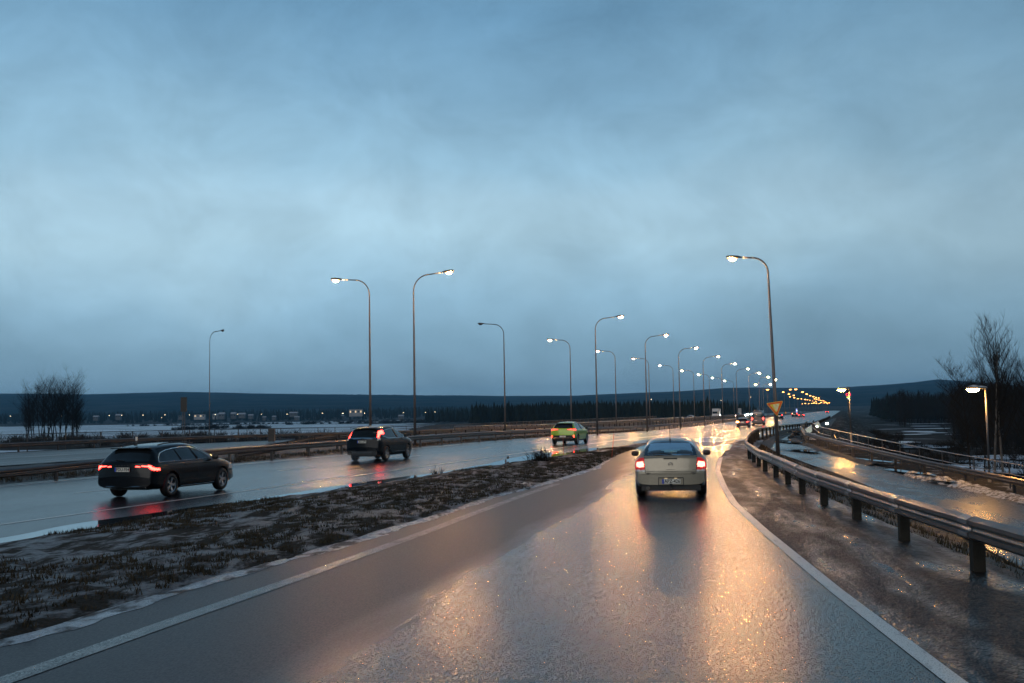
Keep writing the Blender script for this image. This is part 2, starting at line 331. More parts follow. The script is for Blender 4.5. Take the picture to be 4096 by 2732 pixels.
def terrain(x, y):
    x = np.asarray(x, float); y = np.asarray(y, float)
    g = gz(y); tv = tval(x, y); xn = Xn(y) + .25; pl = Xpl(y); r2 = Xr2(y) + 1.6; p = pz(y)
    low = LOW - .6 + 1.0 * (tv > 0) + .5 * (fbm(x * .03, y * .03, 3) - .5)
    for cx_, cy_, rx, ry, h in ISL:
        d = ((x - cx_) / rx) ** 2 + ((y - cy_) / ry) ** 2; low = low + h * np.exp(-d * 1.2)
    low = np.where((y > 560) & (x > -.10 * y), LOW + .4, low)
    far = LOW - .6 + 6.6 * sstep(1500, 2000, y + 90 * np.sin(x * .004)) + 7 * sstep(2000, 2700, y)
    low = np.where(y > 1450, np.maximum(low, far), low)
    z = np.full_like(x, 0) + g - .05
    a = sstep(0, 1, (x - xn) / np.maximum(pl - xn, .3)); z = np.where(x > xn, g - .05 + (p - g) * a, z)
    wob = 1.2 * (fbm(x * .25, y * .25, 9) - .5)
    o = sstep(0, 11, x - r2 + wob); z = np.where(x > r2, (p - .05) * (1 - o) + low * o, z)
    o2 = sstep(0, 10, -58.5 - tv + wob); z = np.where(tv < -58.5, z * (1 - o2) + low * o2, z)
    m_ = (x > xn) & (x < pl - .3); z = z + np.where(m_, .22 * (fbm(x * 1.6, y * .8, 5) - .5) * np.clip((x - xn), 0, 1), 0)
    med = (tv < -28.3) & (tv > -39); z = z + np.where(med, .18 * sstep(-28.3, -29.3, tv) * fbm(x * .8, y * .8, 8), 0)
    return z
yl = np.concatenate([np.arange(-60, 130, 1.), np.arange(130, 420, 3.), np.arange(420, 2720, 20.)])
ul = np.arange(-76, 46, 1.); out = 2 * 1.24 ** np.arange(1, 40); out = np.cumsum(out); out = out[out < 9500]
ul = np.concatenate([(-76 - out)[::-1], ul, 46 + out])
YY, UU = np.meshgrid(yl, ul, indexing='ij'); XX = UU + .305 * YY
ZZ = terrain(XX, YY)
V = np.stack([XX, YY, ZZ], -1).reshape(-1, 3)
gf = [f[::-1] for f in grid_faces(len(yl), len(ul))]
go = link(bpy.data.objects.new('ground', mesh('ground', V, gf, M['low'], True))); tag(go, kind='structure')
# bank and median surfaces take their own cover
go.data.materials.append(M['slope']); go.data.materials.append(M['soil'])
fc = V[np.array(gf)].mean(1); tvf = tval(fc[:, 0], fc[:, 1])
mi = np.zeros(len(gf), int); corr = (tvf > -70) & (fc[:, 0] < Xr2(fc[:, 1]) + 13); mi[corr] = 1
mi[(tvf < -27) & (tvf > -41) & (fc[:, 1] < 1500)] = 2
mi[(fc[:, 0] > Xn(fc[:, 1])) & (fc[:, 0] < Xpl(fc[:, 1]) + 1) & (fc[:, 1] < 300)] = 2
go.data.polygons.foreach_set('material_index', mi)
# river ice
o = sheet('river', [[(-9000, 150, LOW), (-40 + .3 * 150, 150, LOW)], [(-9000, 560, LOW), (-.08 * 560 - 10, 560, LOW)], [(-9000, 1000, LOW), (-60, 1000, LOW)], [(-9000, 1990, LOW), (900, 1990, LOW)]], M['ice'])
# roads
def band(name, m_, t0, t1, s0, s1, dz, parent=None, nt_=5, kind='structure'):
    ss = np.concatenate([np.arange(s0, min(s1, 200), 3.), np.arange(max(s0, 200), s1, 15.), [s1]]) if s1 > 200 else np.linspace(s0, s1, max(2, int((s1 - s0) / 3) + 1))
    rows = []
    for s_ in ss:
        r_ = []
        for t_ in np.linspace(t0, t1, nt_):
            x, y = RT(s_, t_); r_.append((x, y, float(gz(y)) + dz))
        rows.append(r_)
    return sheet(name, rows, m_, kind, parent=parent)
band('highway_road', M['main'], -27.7, -13.6, -30, 1500, 0.0, nt_=8)
band('opposite_road', M['far'], -56.2, -39.6, -30, 1500, 0.0, nt_=8)
# accelerating lane joins the highway beyond the gore
rows = []
for s_ in np.arange(62, 1500, 6.):
    r_ = []
    for k in np.linspace(0, 1, 6):
        x0, y0 = RT(s_, -13.62); xe = float(Xn(y0)) - .25; x = x0 + (xe - x0) * k; r_.append((x, y0, float(gz(y0)) - .001))
    rows.append(r_)
sheet('merging_road', rows, M['main'])
lo = np.array([(-9.5, -6), (-6.6, 4.), (-5.06, 10.7), (-4.6, 11.9), (-4.2, 13.6), (-3.73, 15.5), (-2.8, 18.7), (-1.69, 23.2), (-.54, 28.4), (.62, 31.9), (3.07, 41.6), (4.9, 52.8), (7.2, 64.), (9.6, 75.)])
hi = np.array([(-16.8, -6), (-13.6, 4.), (-11.2, 12.), (-9.05, 19.1), (-8.2, 21.75), (-7.06, 26.4), (-4.8, 32.1), (-2.8, 38.4), (-.15, 45.8), (2.5, 54.6), (5.9, 66.), (9.2, 75.)])
redge = np.array([(2.9, -6), (3.2, 2.), (3.4, 8.4), (3.78, 12.95), (4.42, 19.4), (5.05, 25.), (5.8, 30.), (7.3, 39.), (9.45, 49.6), (14., 70.), (20., 90.)])
ledge = np.array([(-7.8, -6), (-5.4, 4.), (-4.28, 9.03), (-3.6, 11.85), (-3.0, 14.2), (-1.58, 20.3), (-1.0, 23.1), (.1, 28.), (1.3, 33.)])
def Xlo(y): return np.interp(y, lo[:, 1], lo[:, 0])
def Xhi(y): return np.interp(y, hi[:, 1], hi[:, 0])
def Xre(y): return np.interp(y, redge[:, 1], redge[:, 0])
ry = np.arange(-6, 76, 1.)
rk = np.linspace(0, 1, 40); rw_ = [[(a + (b - a) * k, y, float(gz(y)) + .004) for k in rk] for y, a, b in zip(ry, Xlo(ry) - .5, Xre(ry))]
rr_ = sheet('ramp_road', rw_, M['ramp'])
def dry_at(x, y):
    xb = np.interp(y, [-6, 10.4, 16, 25.2, 36.8, 50, 60], [-3.4, -1.7, -.4, 1.5, 3.8, 5.5, 6.5]); return 1 - sstep(-.9, .9, x - xb)
P_ = np.array(rw_).reshape(-1, 3); at_ = rr_.data.attributes.new('dry', 'FLOAT', 'POINT'); at_.data.foreach_set('value', dry_at(P_[:, 0], P_[:, 1]).astype(np.float32))
rm = np.arange(-6, 76, .3)
sheet('muddy_shoulder', [[(a + (b - a) * k, y, float(gz(y)) + .006 + .045 * float(sstep(.04, .3, k)) * float(fbm(k * (b - a) * 5, y * .55, 91)) + .014 * float(sstep(.04, .3, k)) * float(vnoise(k * (b - a) * 16, y * 3, 92))) for k in np.linspace(0, 1, 34)] for y, a, b in zip(rm, Xre(rm), Xn(rm) + .5)], M['mud'])
line_strip('painted_line', redge[:9], .17, M['paint'], .0105, .7)
line_strip('painted_line', ledge, .24, M['worn'], .010, .7)
# highway lines
def hline(t_, s0, s1, w=.14, m_='paint', dz=.006):
    ss = np.arange(s0, s1 + .1, 4. if s1 < 250 else 10.) if s1 - s0 > 5 else [s0, s1]
    line_strip('painted_line', [RT(s_, t_) for s_ in ss], w, M[m_], dz, 3 if s1 - s0 > 12 else 2)
hline(-17.0, -20, 112); hline(-26.9, -20, 600); hline(-40.6, -20, 600); hline(-55.0, -20, 600)
for s_ in np.arange(116, 420, 9): hline(-17.0, s_, s_ + 3)
for s_ in list(np.arange(-10.5, 420, 12)): hline(-21.9, s_ + 1.5, s_ + 4.7, .13)
for s_ in np.arange(-6, 420, 12): hline(-47.6, s_, s_ + 4, .13)
line_strip('painted_line', [(15.2, 72), (18.6, 84), (25.6, 108), ], .14, M['worn'], .010, 3)

# gore verge: a low bumpy mound of snow-dusted grass
vy = np.arange(-6, 75.2, .35); rows = []
for y in vy:
    a, b = float(Xlo(y)), float(Xhi(y)); w = max(a - b, .05); r_ = []
    for k in np.linspace(0, 1, 26):
        x = b + (a - b) * k + .14 * w / 6 * (vnoise(y * .9, k * 3, 4) - .5)
        e = math.sin(math.pi * min(max(k, 0), 1)) ** .5
        hgt = e * min(1, w / 4) * (.08 + .15 * float(fbm(x * .9, y * .7, 2)) + .10 * float(vnoise(x * 3, y * 3, 6))) * (1 - .75 * float(sstep(46, 70, y)))
        r_.append((x, y, .012 + max(hgt, 0)))
    rows.append(r_)
verge = sheet('grass_verge', rows, M['verge'])
# slush strip along the ramp side of the verge, water along the highway side
rows = []
for y in np.arange(-4, 52, .3):
    a = float(Xlo(y)) - .10; w = .04 + .34 * float(fbm(y * .8, 2.2, 11)) + .16 * float(vnoise(y * 3, 5, 12)); w *= 1 - .5 * float(sstep(36, 52, y))
    rows.append([(a - .15, y, .03), (a + w * .5, y, .028), (a + w, y, .008)])
sheet('slush_strip', rows, M['slush'])
rows = []
for y in np.arange(-4, 66, .4):
    b = float(Xhi(y)) + .25; w = .5 + 1.5 * float(fbm(y * .22, 7.7, 21)); rows.append([(b - w, y, .008), (b, y, .008)])
sheet('puddle', rows, M['water'])
def puddle(cx_, cy_, rx, ry_, rot, z, seed, m_='water', name='puddle'):
    n = 40; pts = [(cx_, cy_, z)]
    for i in range(n):
        q = 2 * math.pi * i / n; rr = .72 + .5 * float(fbm(math.cos(q) * 1.6 + 5, math.sin(q) * 1.6 + seed, seed)); x = rx * rr * math.cos(q); y = ry_ * rr * math.sin(q)
        pts.append((cx_ + x * math.cos(rot) + y * math.sin(rot), cy_ - x * math.sin(rot) + y * math.cos(rot), z))
    me = mesh(name, pts, [(0, 1 + i, 1 + (i + 1) % n) for i in range(n)], M[m_]); return tag(link(bpy.data.objects.new(name, me)), kind='structure')
for i_, (px, Y_, rx, ry_) in enumerate([(3660, 300, 4, 9), (3690, 380, 5, 9), (3740, 330, 4, 7), (3700, 330, 5, 5), (3745, 430, 7, 9), (3640, 260, 3, 6), (3720, 270, 4, 4), (3670, 430, 7, 6), (3620, 185, 6, 5), (3560, 205, 8, 5), (3720, 178, 5, 6), (4040, 118, 5, 9), (4075, 108, 4, 8), (3985, 128, 4, 6), (4110, 140, 8, 9), (4080, 300, 9, 14), (3900, 250, 7, 8)]):
    x = (px - CX) / FPX * Y_; z = float(terrain(np.array([x]), np.array([float(Y_)]))[0]) + .16; puddle(x, Y_, rx, ry_, .2 * i_, z + i_ * .01, 30 + i_, 'ice', 'river')
x, y, _ = PX(2120, 1852); puddle(x, y, .5, 5.5, R(15), .27, 3)
x, y, _ = PX(2540, 1790); puddle(x, y, 1.4, 5, R(15), .012, 5)
for px, py, rx, ry_ in [(2760, 1798, 1.6, 5), (2900, 1790, .8, 6), (2830, 1760, 2.2, 7), (2960, 1800, .5, 4), (2640, 1765, 2, 6), (2700, 1835, .5, 3)]:
    x, y, z = PX(px, py); puddle(x, y, rx, ry_, R(13), .0095 + z + (px % 100) * .00008, int(px) % 17, 'wetfilm')
# side path
py_ = np.arange(12, 172, 1.)
sheet('side_path', [[(a + (b - a) * k, y, float(pz(y)) + .02) for k in np.linspace(0, 1, 7)] for y, a, b in zip(py_, Xpl(py_), Xr2(py_) - .7)], M['path'])
for px, py, rx, ry_, zz in [(3420, 1835, .35, 7, 0), (3560, 1880, .4, 6, 0), (3120, 1765, 1.2, 6, 0), (3180, 1800, .9, 5, 0), (3690, 1915, .4, 4, 0)]:
    zz = -.8
    for _ in range(20): x, y, _z = PX(px, py, zz); zz = float(pz(y))
    puddle(x, y, rx, ry_, R(-4), zz + .026, int(px) % 13)

# ---------------------------------------------------------------- hills and far land
rid = np.array([(-1500, 1580), (0, 1577), (350, 1580), (700, 1572), (1000, 1578), (1500, 1580), (2000, 1588), (2300, 1587), (2503, 1579), (2735, 1568), (2891, 1555), (3025, 1553), (3337, 1553), (3520, 1542), (3650, 1530), (3745, 1518), (3860, 1526), (4096, 1545), (4700, 1560), (6000, 1580)])
hx = np.linspace(-1900, 6000, 1500); hy = np.array([2600, 2900, 3300, 3800, 4400, 5000, 5600, 6000, 6500, 8000])
rows = []
for Y_ in hy:
    r_ = []
    for px in hx:
        rp = float(np.interp(px, rid[:, 0], rid[:, 1])); hz = H0 - ROLL * (px - CX)
        top = CAMZ + (hz - rp) * 6000 / FPX; k = float(sstep(2500, 6000, Y_)) if Y_ <= 6000 else 1 - .5 * float(sstep(6000, 8000, Y_))
        x = (px - CX) / FPX * Y_
        z = 6 + (top - 6) * k + 14 * k * (float(fbm(x * .0016, Y_ * .0016, 31)) - .5) + (5.5 * k * (float(vnoise(px * .33, Y_, 33)) + .6 * float(vnoise(px * .9, Y_, 34)) - .8) if Y_ == 6000 else 0)
        r_.append((x, Y_, z))
    rows.append(r_)
sheet('hills', rows, M['hill'])

# ---------------------------------------------------------------- guardrails
WP = [(.0, -.155), (.035, -.135), (.08, -.105), (.08, -.055), (.03, -.03), (.02, 0), (.03, .03), (.08, .055), (.08, .105), (.035, .135), (.0, .155)]
def rail_panel(P, side, base):
    """W-beam swept along P (x,y,z of its middle); side = +1 puts the corrugation to the right of travel"""
    T = np.gradient(P[:, :2], axis=0); T /= np.linalg.norm(T, axis=1)[:, None]; Nn = np.c_[T[:, 1], -T[:, 0]] * side
    prof = WP + [(p[0] - .012, p[1]) for p in WP[::-1]]
    k = len(prof); v = []
    for p, n in zip(P, Nn):
        for a, b in prof: v.append((p[0] + n[0] * a - base[0], p[1] + n[1] * a - base[1], p[2] + b - base[2]))
    f = [(i * k + j, i * k + (j + 1) % k, (i + 1) * k + (j + 1) % k, (i + 1) * k + j) for i in range(len(P) - 1) for j in range(k)]
    f += [tuple(range(k)), tuple((len(P) - 1) * k + j for j in range(k))[::-1]]
    return v, f
post_cache = {}
def guardrail(pts, side, label, height=.6, zf=gz, span=4.0, post='steel', metal='galvd', hfun=None, group=None, snow=False, pw=.12):
    pts = resample(pts, .5 if len(pts) < 40 and span <= 4 else 1.5); base = (float(pts[0][0]), float(pts[0][1]), float(zf(pts[0][1])))
    root = empty('guardrail', base, 0, label, 'guardrail', group)
    d = np.r_[0, np.cumsum(np.linalg.norm(np.diff(pts[:, :2], axis=0), axis=1))]
    H = lambda y: (hfun(y) if hfun else height)
    s_ = 0.; i = 0
    while s_ < d[-1] - .3:
        e_ = min(s_ + span, d[-1]); q = np.linspace(s_, e_ + .03, max(3, int(span) + 1)); q = np.minimum(q, d[-1])
        P = np.stack([np.interp(q, d, pts[:, 0]), np.interp(q, d, pts[:, 1])], 1)
        j = .010 * (i % 2) + .016 * (random.random() - .5)
        z = np.array([float(zf(y)) + H(y) for y in P[:, 1]]) + j
        v, f = rail_panel(np.c_[P, z], side, base)
        link(bpy.data.objects.new('rail_panel', mesh('rail_panel', v, f, M[metal])), root)
        a = (P[0][0], P[0][1]); T = P[1] - P[0]; T /= np.linalg.norm(T); n = np.array([T[1], -T[0]]) * side
        hh = round(H(a[1]) + (.16 if post == 'steel' else .08), 2); key = (post, hh, pw)
        if key not in post_cache:
            b = MB()
            if post == 'steel': b.box((0, 0, hh / 2 - .3), (pw, .012, hh + .6)); b.box((-pw / 2, 0, hh / 2 - .3), (.014, .07, hh + .6)); b.box((pw / 2, 0, hh / 2 - .3), (.014, .07, hh + .6))
            else: b.box((0, 0, hh / 2 - .3), (.15, .15, hh + .6))
            post_cache[key] = mesh('post', np.vstack(b.v), b.f, M['galvd'] if post == 'steel' else M['wood'])
        o = link(bpy.data.objects.new('post', post_cache[key]), root); off = -.09 if post == 'steel' else -.085
        o.location = (a[0] + n[0] * off - base[0], a[1] + n[1] * off - base[1], float(zf(a[1])) - base[2]); o.rotation_euler = (0, 0, math.atan2(n[1], n[0]))
        if post == 'wood' and s_ > 1:
            qq = np.linspace(s_ - .17, s_ + .17, 3); PP = np.stack([np.interp(qq, d, pts[:, 0]), np.interp(qq, d, pts[:, 1])], 1); zj = np.array([float(zf(y)) + H(y) for y in PP[:, 1]])
            v, f = rail_panel(np.c_[PP + n * .014, zj + j], side, base); jo = link(bpy.data.objects.new('lap_joint', mesh('lap_joint', v, f, M['galv'])), root)
        if snow:
            bb = MB(); Q = P + n * .035; zz = z + .158
            vv = []; kk = 5
            for p_, z_ in zip(Q, zz):
                for a_, c_ in ((-.05, 0), (-.03, .022), (0, .03), (.04, .016), (.055, -.01)): vv.append((p_[0] + n[0] * a_ - base[0], p_[1] + n[1] * a_ - base[1], z_ + c_ - base[2]))
            link(bpy.data.objects.new('snow_cap', mesh('snow_cap', vv, grid_faces(len(Q), kk), M['snow'], True)), root)
        s_ = e_; i += 1
    return root
# near rail beside the ramp, posts of timber, then on round the bend along the highway
nr = [(x, y) for x, y in near_rail if 8 < y < 60]
guardrail(np.array([(5.3, 4.), (5.5, 8.5)] + nr[1:] + [(14.9, 68.)]), -1, 'long guardrail on timber posts curving along the right edge of the slip road', .60, span=3.35, post='wood')
nr2 = [(x, y) for x, y in near_rail if 70 < y < 320]
guardrail(np.array([(14.9, 68.1)] + nr2), -1, 'guardrail behind the give way sign running on along the right side of the highway', .60, span=4, post='wood')
guardrail(rail2, -1, 'guardrail on the far side of the sunken wet path below the two low lamps', .58, zf=pz, span=4)
mh = lambda y: float(np.interp(y, [30, 37, 53], [.25, .33, .60]))
guardrail(np.array([RT(s_, -28.3) for s_ in np.arange(14, 420, 5.)]), 1, 'guardrail along the left edge of the near carriageway behind the moving cars', hfun=mh, span=4, pw=.12)
rb = lambda s0: (lambda y: float(np.interp(y, [s0, s0 + 9], [.05, .58])))
y0 = RT(62, -31.8)[1]
guardrail(np.array([RT(s_, -31.8) for s_ in np.arange(52, 84, 4.)]), -1, 'short median guardrail left of the dark SUV, its near end sloping to the ground', hfun=rb(RT(52, -31.8)[1]), span=4)
guardrail(np.array([RT(s_, -38.8) for s_ in np.arange(66, 420, 5.)]), -1, 'guardrail along the far edge of the median, its near end sloping down', hfun=rb(RT(66, -38.8)[1]), span=4)
guardrail(np.array([RT(s_, -56.9) for s_ in np.arange(24, 380, 5.)]), 1, 'outer guardrail beyond the opposite carriageway in front of the river', .50, span=4, metal='galvd')

# dark solid bridge parapet of the median from about 110 m on
# mesh fence beyond the outer rail
def mesh_fence(s0, s1, t_, h, pitch, label, bars):
    b0 = RT(s0, t_); root = empty('mesh_fence', (b0[0], b0[1], float(gz(b0[1]))), 0, label, 'fence')
    pm = MB().box((0, 0, h / 2 - .4), (.06, .06, h + .8)); pme = mesh('post', np.vstack(pm.v), pm.f, M['galvd'])
    pitch_n = int((s1 - s0) / pitch); bar = None
    for i in range(pitch_n + 1):
        s_ = s0 + i * pitch; x, y = RT(s_, t_); z = float(gz(y)) - float(gz(b0[1]))
        o = link(bpy.data.objects.new('post', pme), root); o.location = (x - b0[0], y - b0[1], z); o.rotation_euler = (0, 0, -TH)
        if i < pitch_n:
            x2, y2 = RT(s_ + pitch, t_); z2 = float(gz(y2)) - float(gz(b0[1])); A = np.array((x - b0[0], y - b0[1], z)); B = np.array((x2 - b0[0], y2 - b0[1], z2))
            tb = MB().tube([A + (0, 0, h), B + (0, 0, h)], .03, 5); tb.build('top_rail', M['galvd'], root)
            mb = MB()
            for k in np.linspace(.02, .98, bars): 
                p = A + (B - A) * k; mb.add([p + (-.006, 0, .08), p + (.006, 0, .08), p + (.006, 0, h - .03), p + (-.006, 0, h - .03)], [(0, 1, 2, 3)])
            for zz in (.08, .45, .85): mb.add([A + (0, 0, zz), B + (0, 0, zz), B + (0, 0, zz + .014), A + (0, 0, zz + .014)], [(0, 1, 2, 3)])
            o = mb.build('wire_panel', M['galvd'], root); o['kind'] = 'stuff'
    return root
mesh_fence(58, 330, -58.0, 1.22, 4.0, 'long wire mesh railing between the opposite carriageway and the river', 28)
# railing of the median bridge: many upright plates under a top rail
b0 = RT(104, -38.9); root = empty('bridge_railing', (b0[0], b0[1], float(gz(b0[1]))), 0, 'dark bridge railing with close upright posts behind the green car', 'railing')
pme = mesh('post', *(lambda b: (np.vstack(b.v), b.f))(MB().box((0, 0, .35), (.12, .10, 1.5))), M['galvd'])
for s_ in np.arange(104, 420, 2.0):
    x, y = RT(s_, -39.15); o = link(bpy.data.objects.new('post', pme), root); o.location = (x - b0[0], y - b0[1], float(gz(y)) - float(gz(b0[1]))); o.rotation_euler = (0, 0, -TH)
P = [np.array((RT(s_, -39.15)[0] - b0[0], RT(s_, -39.15)[1] - b0[1], float(gz(RT(s_, -39.15)[1])) - float(gz(b0[1])) + 1.12)) for s_ in np.arange(104, 421, 6.)]
MB().tube(P, .045, 6).build('top_rail', M['galv'], root)
# solid lower panel of that railing
vv = []
for p in P: vv += [p + (0, 0, -1.25), p + (0, 0, -.12), p + (.04, 0, -.12), p + (.04, 0, -1.25)]
n = len(P); MB().add(vv, [(i * 4 + j, i * 4 + (j + 1) % 4, i * 4 + 4 + (j + 1) % 4, i * 4 + 4 + j) for i in range(n - 1) for j in range(4)]).build('kick_panel', M['concrete'], root)

# pedestrian hand rail beyond the path, one bar bent down
hr = resample(np.array([(x + 1.15, y) for x, y in rail2]), 3.0); hr = hr[(hr[:, 1] > 26)]
hb = (float(hr[0][0]), float(hr[0][1]), float(pz(hr[0][1]))); root = empty('hand_rail', hb, 0, 'thin two bar pedestrian railing behind the right guardrail, middle bar bent', 'railing')
for i, p in enumerate(hr):
    z = float(pz(p[1])) - hb[2]
    MB().box((p[0] - hb[0], p[1] - hb[1], z + .30), (.05, .05, 1.6)).build('post', M['galvd'], root)
    if i + 1 < len(hr):
        q = hr[i + 1]; z2 = float(pz(q[1])) - hb[2]; A = np.array((p[0] - hb[0], p[1] - hb[1], z)); B = np.array((q[0] - hb[0], q[1] - hb[1], z2))
        sag = .0
        MB().tube([A + (0, 0, 1.10), (A + B) / 2 + (0, 0, 1.095), B + (0, 0, 1.10)], .030, 6).build('top_bar', M['galv'], root)
        C_ = (A + B) / 2
        bent = abs(p[1] - 76) < 2.0
        mids = [A + (0, 0, .62), C_ + (0, 0, .60), B + (0, 0, .62)] if not bent else [A + (0, 0, .62), A + (B - A) * .55 + (.1, 0, .45), A + (B - A) * .8 + (.1, 0, .75), B + (0, 0, .40)]
        MB().tube(mids, .024, 6).build('middle_bar', M['galv'], root)

# ---------------------------------------------------------------- street lamps
def lamp_tree(H, arm, lit, mk='sodium', rbase=.11, rtop=.045, bend=1.15, headscale=1.0, tilt=R(5)):
    """arm towards local +X; local origin at the foot"""
    root = bpy.data.objects.new('street_lamp', None); link(root)
    pts = [(0, 0, -.5), (0, 0, H * .35), (0, 0, H * .7), (0, 0, H - bend)]; rad = [rbase, rbase * .8, rbase * .6, rtop * 1.1]
    for q in np.linspace(12, 85, 8): pts.append((bend * (1 - math.cos(R(q))), 0, H - bend + bend * math.sin(R(q)))); rad.append(rtop)
    MB().tube(pts, rad, 8).build('pole', M['pole'], root, True)
    e = np.array(pts[-1]); dv = np.array((math.cos(tilt), 0, math.sin(tilt))); L_ = max(arm - e[0] - .4, .3); f = e + dv * L_
    MB().tube([e, f], [rtop, rtop * .9], 8).build('arm', M['pole'], root, True)
    k = headscale; hb_ = MB(); ring = []
    prof = [(0, .045, .04), (.10, .075, .07), (.25, .15, .10), (.55, .17, .11), (.78, .12, .08), (.84, .03, .03)]; nseg = 10
    vv = []
    for a, w, h in prof:
        for j in range(nseg):
            q = 2 * math.pi * j / nseg; zz = math.sin(q) * h * (1 if math.sin(q) > 0 else .35)
            c = f + dv * a * k; vv.append((c[0] - math.sin(tilt) * zz * k, math.cos(q) * w * k, c[2] + zz * k))
    hb_.add(vv, [(i * nseg + j, i * nseg + (j + 1) % nseg, (i + 1) * nseg + (j + 1) % nseg, (i + 1) * nseg + j) for i in range(len(prof) - 1) for j in range(nseg)] + [tuple(range(nseg))[::-1], tuple((len(prof) - 1) * nseg + j for j in range(nseg))])
    hd = hb_.build('lamp_head', M['head'], root, True)
    vv = []; nl = 6
    for i in range(nl + 1):
        ph = math.pi / 2 * i / nl
        for j in range(10):
            q = 2 * math.pi * j / 10; c = f + dv * .50 * k
            vv.append((c[0] + .27 * k * math.cos(ph) * math.cos(q), .145 * k * math.cos(ph) * math.sin(q), c[2] - .03 * k - .14 * k * math.sin(ph)))
    lf_ = [(i * 10 + j, i * 10 + (j + 1) % 10, (i + 1) * 10 + (j + 1) % 10, (i + 1) * 10 + j) for i in range(nl) for j in range(10)]
    if mk == 'sodium' and lit:
        c = f + dv * .50 * k; vv = np.array(vv); cc = np.array((c[0], 0, c[2] - .03 * k)); MB().add(cc + (vv - cc) * (1.12, 1.12, .62), lf_).build('lens', M['lens_glow'], root, True)
        MB().add(cc + (vv - cc) * (.66, .66, .95) - np.array((0, 0, .02)), lf_).build('bulb', M[mk], root, True)
    else: MB().add(vv, lf_).build('lens', M[mk] if lit else M['head'], root, True)
    return root
ordn = ['nearest', 'second', 'third', 'fourth', 'fifth', 'sixth', 'seventh', 'eighth', 'ninth', 'tenth']
HL = 12.15
proto = lamp_tree(HL, 2.55, True, headscale=1.15)
protoU = lamp_tree(HL, 2.55, False)
hor = lambda px: H0 - ROLL * (px - CX)
def dep(px, py, Hh):
    Y = 100.
    for _ in range(30): Y = (Hh + float(gz(Y)) - CAMZ) * FPX / (hor(px) - py)
    return Y
def put(o, px_pole, px_head, py_head, Hh, ang, label, cat='street lamp', group=None):
    Y = dep(px_head, py_head, Hh); x = AT(px_pole, hor(px_pole), Y)[0]
    o.location = (x, Y, float(gz(Y))); o.rotation_euler = (0, 0, ang); tag(o, label, cat, group); return o
Rr = [(1659, 1821, 1094), (2388, 2500, 1270), (2587, 2677, 1343), (2720, 2794, 1393), (2817, 2881, 1427), (2891, 2949, 1456), (2949, 3000, 1476), (2999, 3046, 1493), (3039, 3082, 1509), (3071, 3111, 1520)]
Ll = [(1481, 1319, 1115), (2020, 1920, 1295), (2285, 2198, 1359), (2465, 2391, 1404), (2599, 2535, 1434), (2696, 2638, 1462), (2778, 2725, 1482), (2840, 2792, 1498), (2891, 2851, 1511), (2937, 2897, 1523)]
first = True
for i, a in enumerate(Rr):
    o = proto if first else copy_tree(proto); first = False
    put(o, a[0], a[1], a[2], 12.2, -TH, f'lit median lamp, arm to the right over the near carriageway, {ordn[i]} in its row', group='median lamps reaching right')
for i, a in enumerate(Ll):
    if i == 1: o = protoU; lab = 'unlit median lamp with its arm to the left, between two lit ones'
    else: o = copy_tree(proto); lab = f'lit median lamp, arm to the left over the opposite carriageway, {ordn[i]} in its row'
    put(o, a[0], a[1], a[2], 12.2, math.pi - TH, lab, group='median lamps reaching left')
# unlit lamp beyond the outer fence, far left
o = copy_tree(protoU); Y = 132.; x = AT(838, hor(838), Y)[0]; o.location = (x, Y, -.4); o.rotation_euler = (0, 0, 0)
tag(o, 'unlit lamp alone at the left beyond the opposite carriageway, above the river', 'street lamp')
sc_ = (CAMZ + (hor(838) - 1325) * Y / FPX + .4) / 12.2; o.scale = (.6, .9, sc_)
# big lamp by the give way sign
lampS = lamp_tree(10.95, 1.75, True, headscale=1.05, bend=.85, rbase=.115, rtop=.05)
Y = 59.; x = AT(3107, hor(3107), Y)[0]; lampS.location = (x, Y, -.40); lampS.rotation_euler = (0, R(-1.3), math.pi - R(10))
lampS.rotation_euler = (0, R(1.3), math.pi - R(10))
tag(lampS, 'tall lit lamp leaning slightly left, its pole carrying the give way sign', 'street lamp')
# twin arm lamp far off
tw = copy_tree(proto); put(tw, 3055, 3105, 1537, 12.2, -TH, 'distant twin arm lamp whose two arms meet in a shallow Y')
Yt = tw.location.y
dbl = [c for c in proto.children]
for c in dbl:
    if c.name.split('.')[0] in ('arm', 'lamp_head', 'lens', 'bulb'):
        d = c.copy(); link(d, tw); d.rotation_euler = (0, 0, math.pi)
# far lamps as points of light along the road
FAR = [(845, 340), (973, 345), (1128, 382), (1240, 338), (1328, 335), (1235, 415), (1325, 437), (1458, 380), (1405, 457), (1540, 415), (1473, 473), (1532, 488), (1607, 440), (1668, 457), (1590, 490), (1642, 508), (1720, 473), (1685, 510), (1725, 518), (1767, 480), (1812, 492), (1765, 530), (1820, 535), (1845, 500), (1880, 512), (1910, 522), (1945, 525), (1980, 545), (1790, 555), (1825, 560), (1650, 500), (1960, 530)]
FARL = [(1965, 560), (1558, 572), (1618, 577), (1668, 570), (1700, 565), (1745, 570), (1800, 572), (1825, 555), (1880, 562), (1915, 558), (1940, 575), (1508, 577)]
pf = lamp_tree(HL, 2.2, True, mk='sodium_far', headscale=2.4, rbase=.14, rtop=.07)
pl_ = lamp_tree(8.0, 1.2, True, mk='sodium_far', headscale=2.2, rbase=.12, rtop=.06, bend=.6)
fa = fb = True
for zx, zy in FAR:
    o = pf if fa else copy_tree(pf); fa = False; px, py = 2850 + zx * .2339, 1480 + zy * .2339
    put(o, px - 1, px, py, 12.1, -TH if zy < 400 + (zx - 900) * .1 else math.pi - TH, 'tiny distant lit lamp in the orange swarm where the highway meets the hill', group='far highway lamps')
    o.location.z = min(o.location.z, CAMZ + (hor(px) - py) * o.location.y / FPX - 12.1)
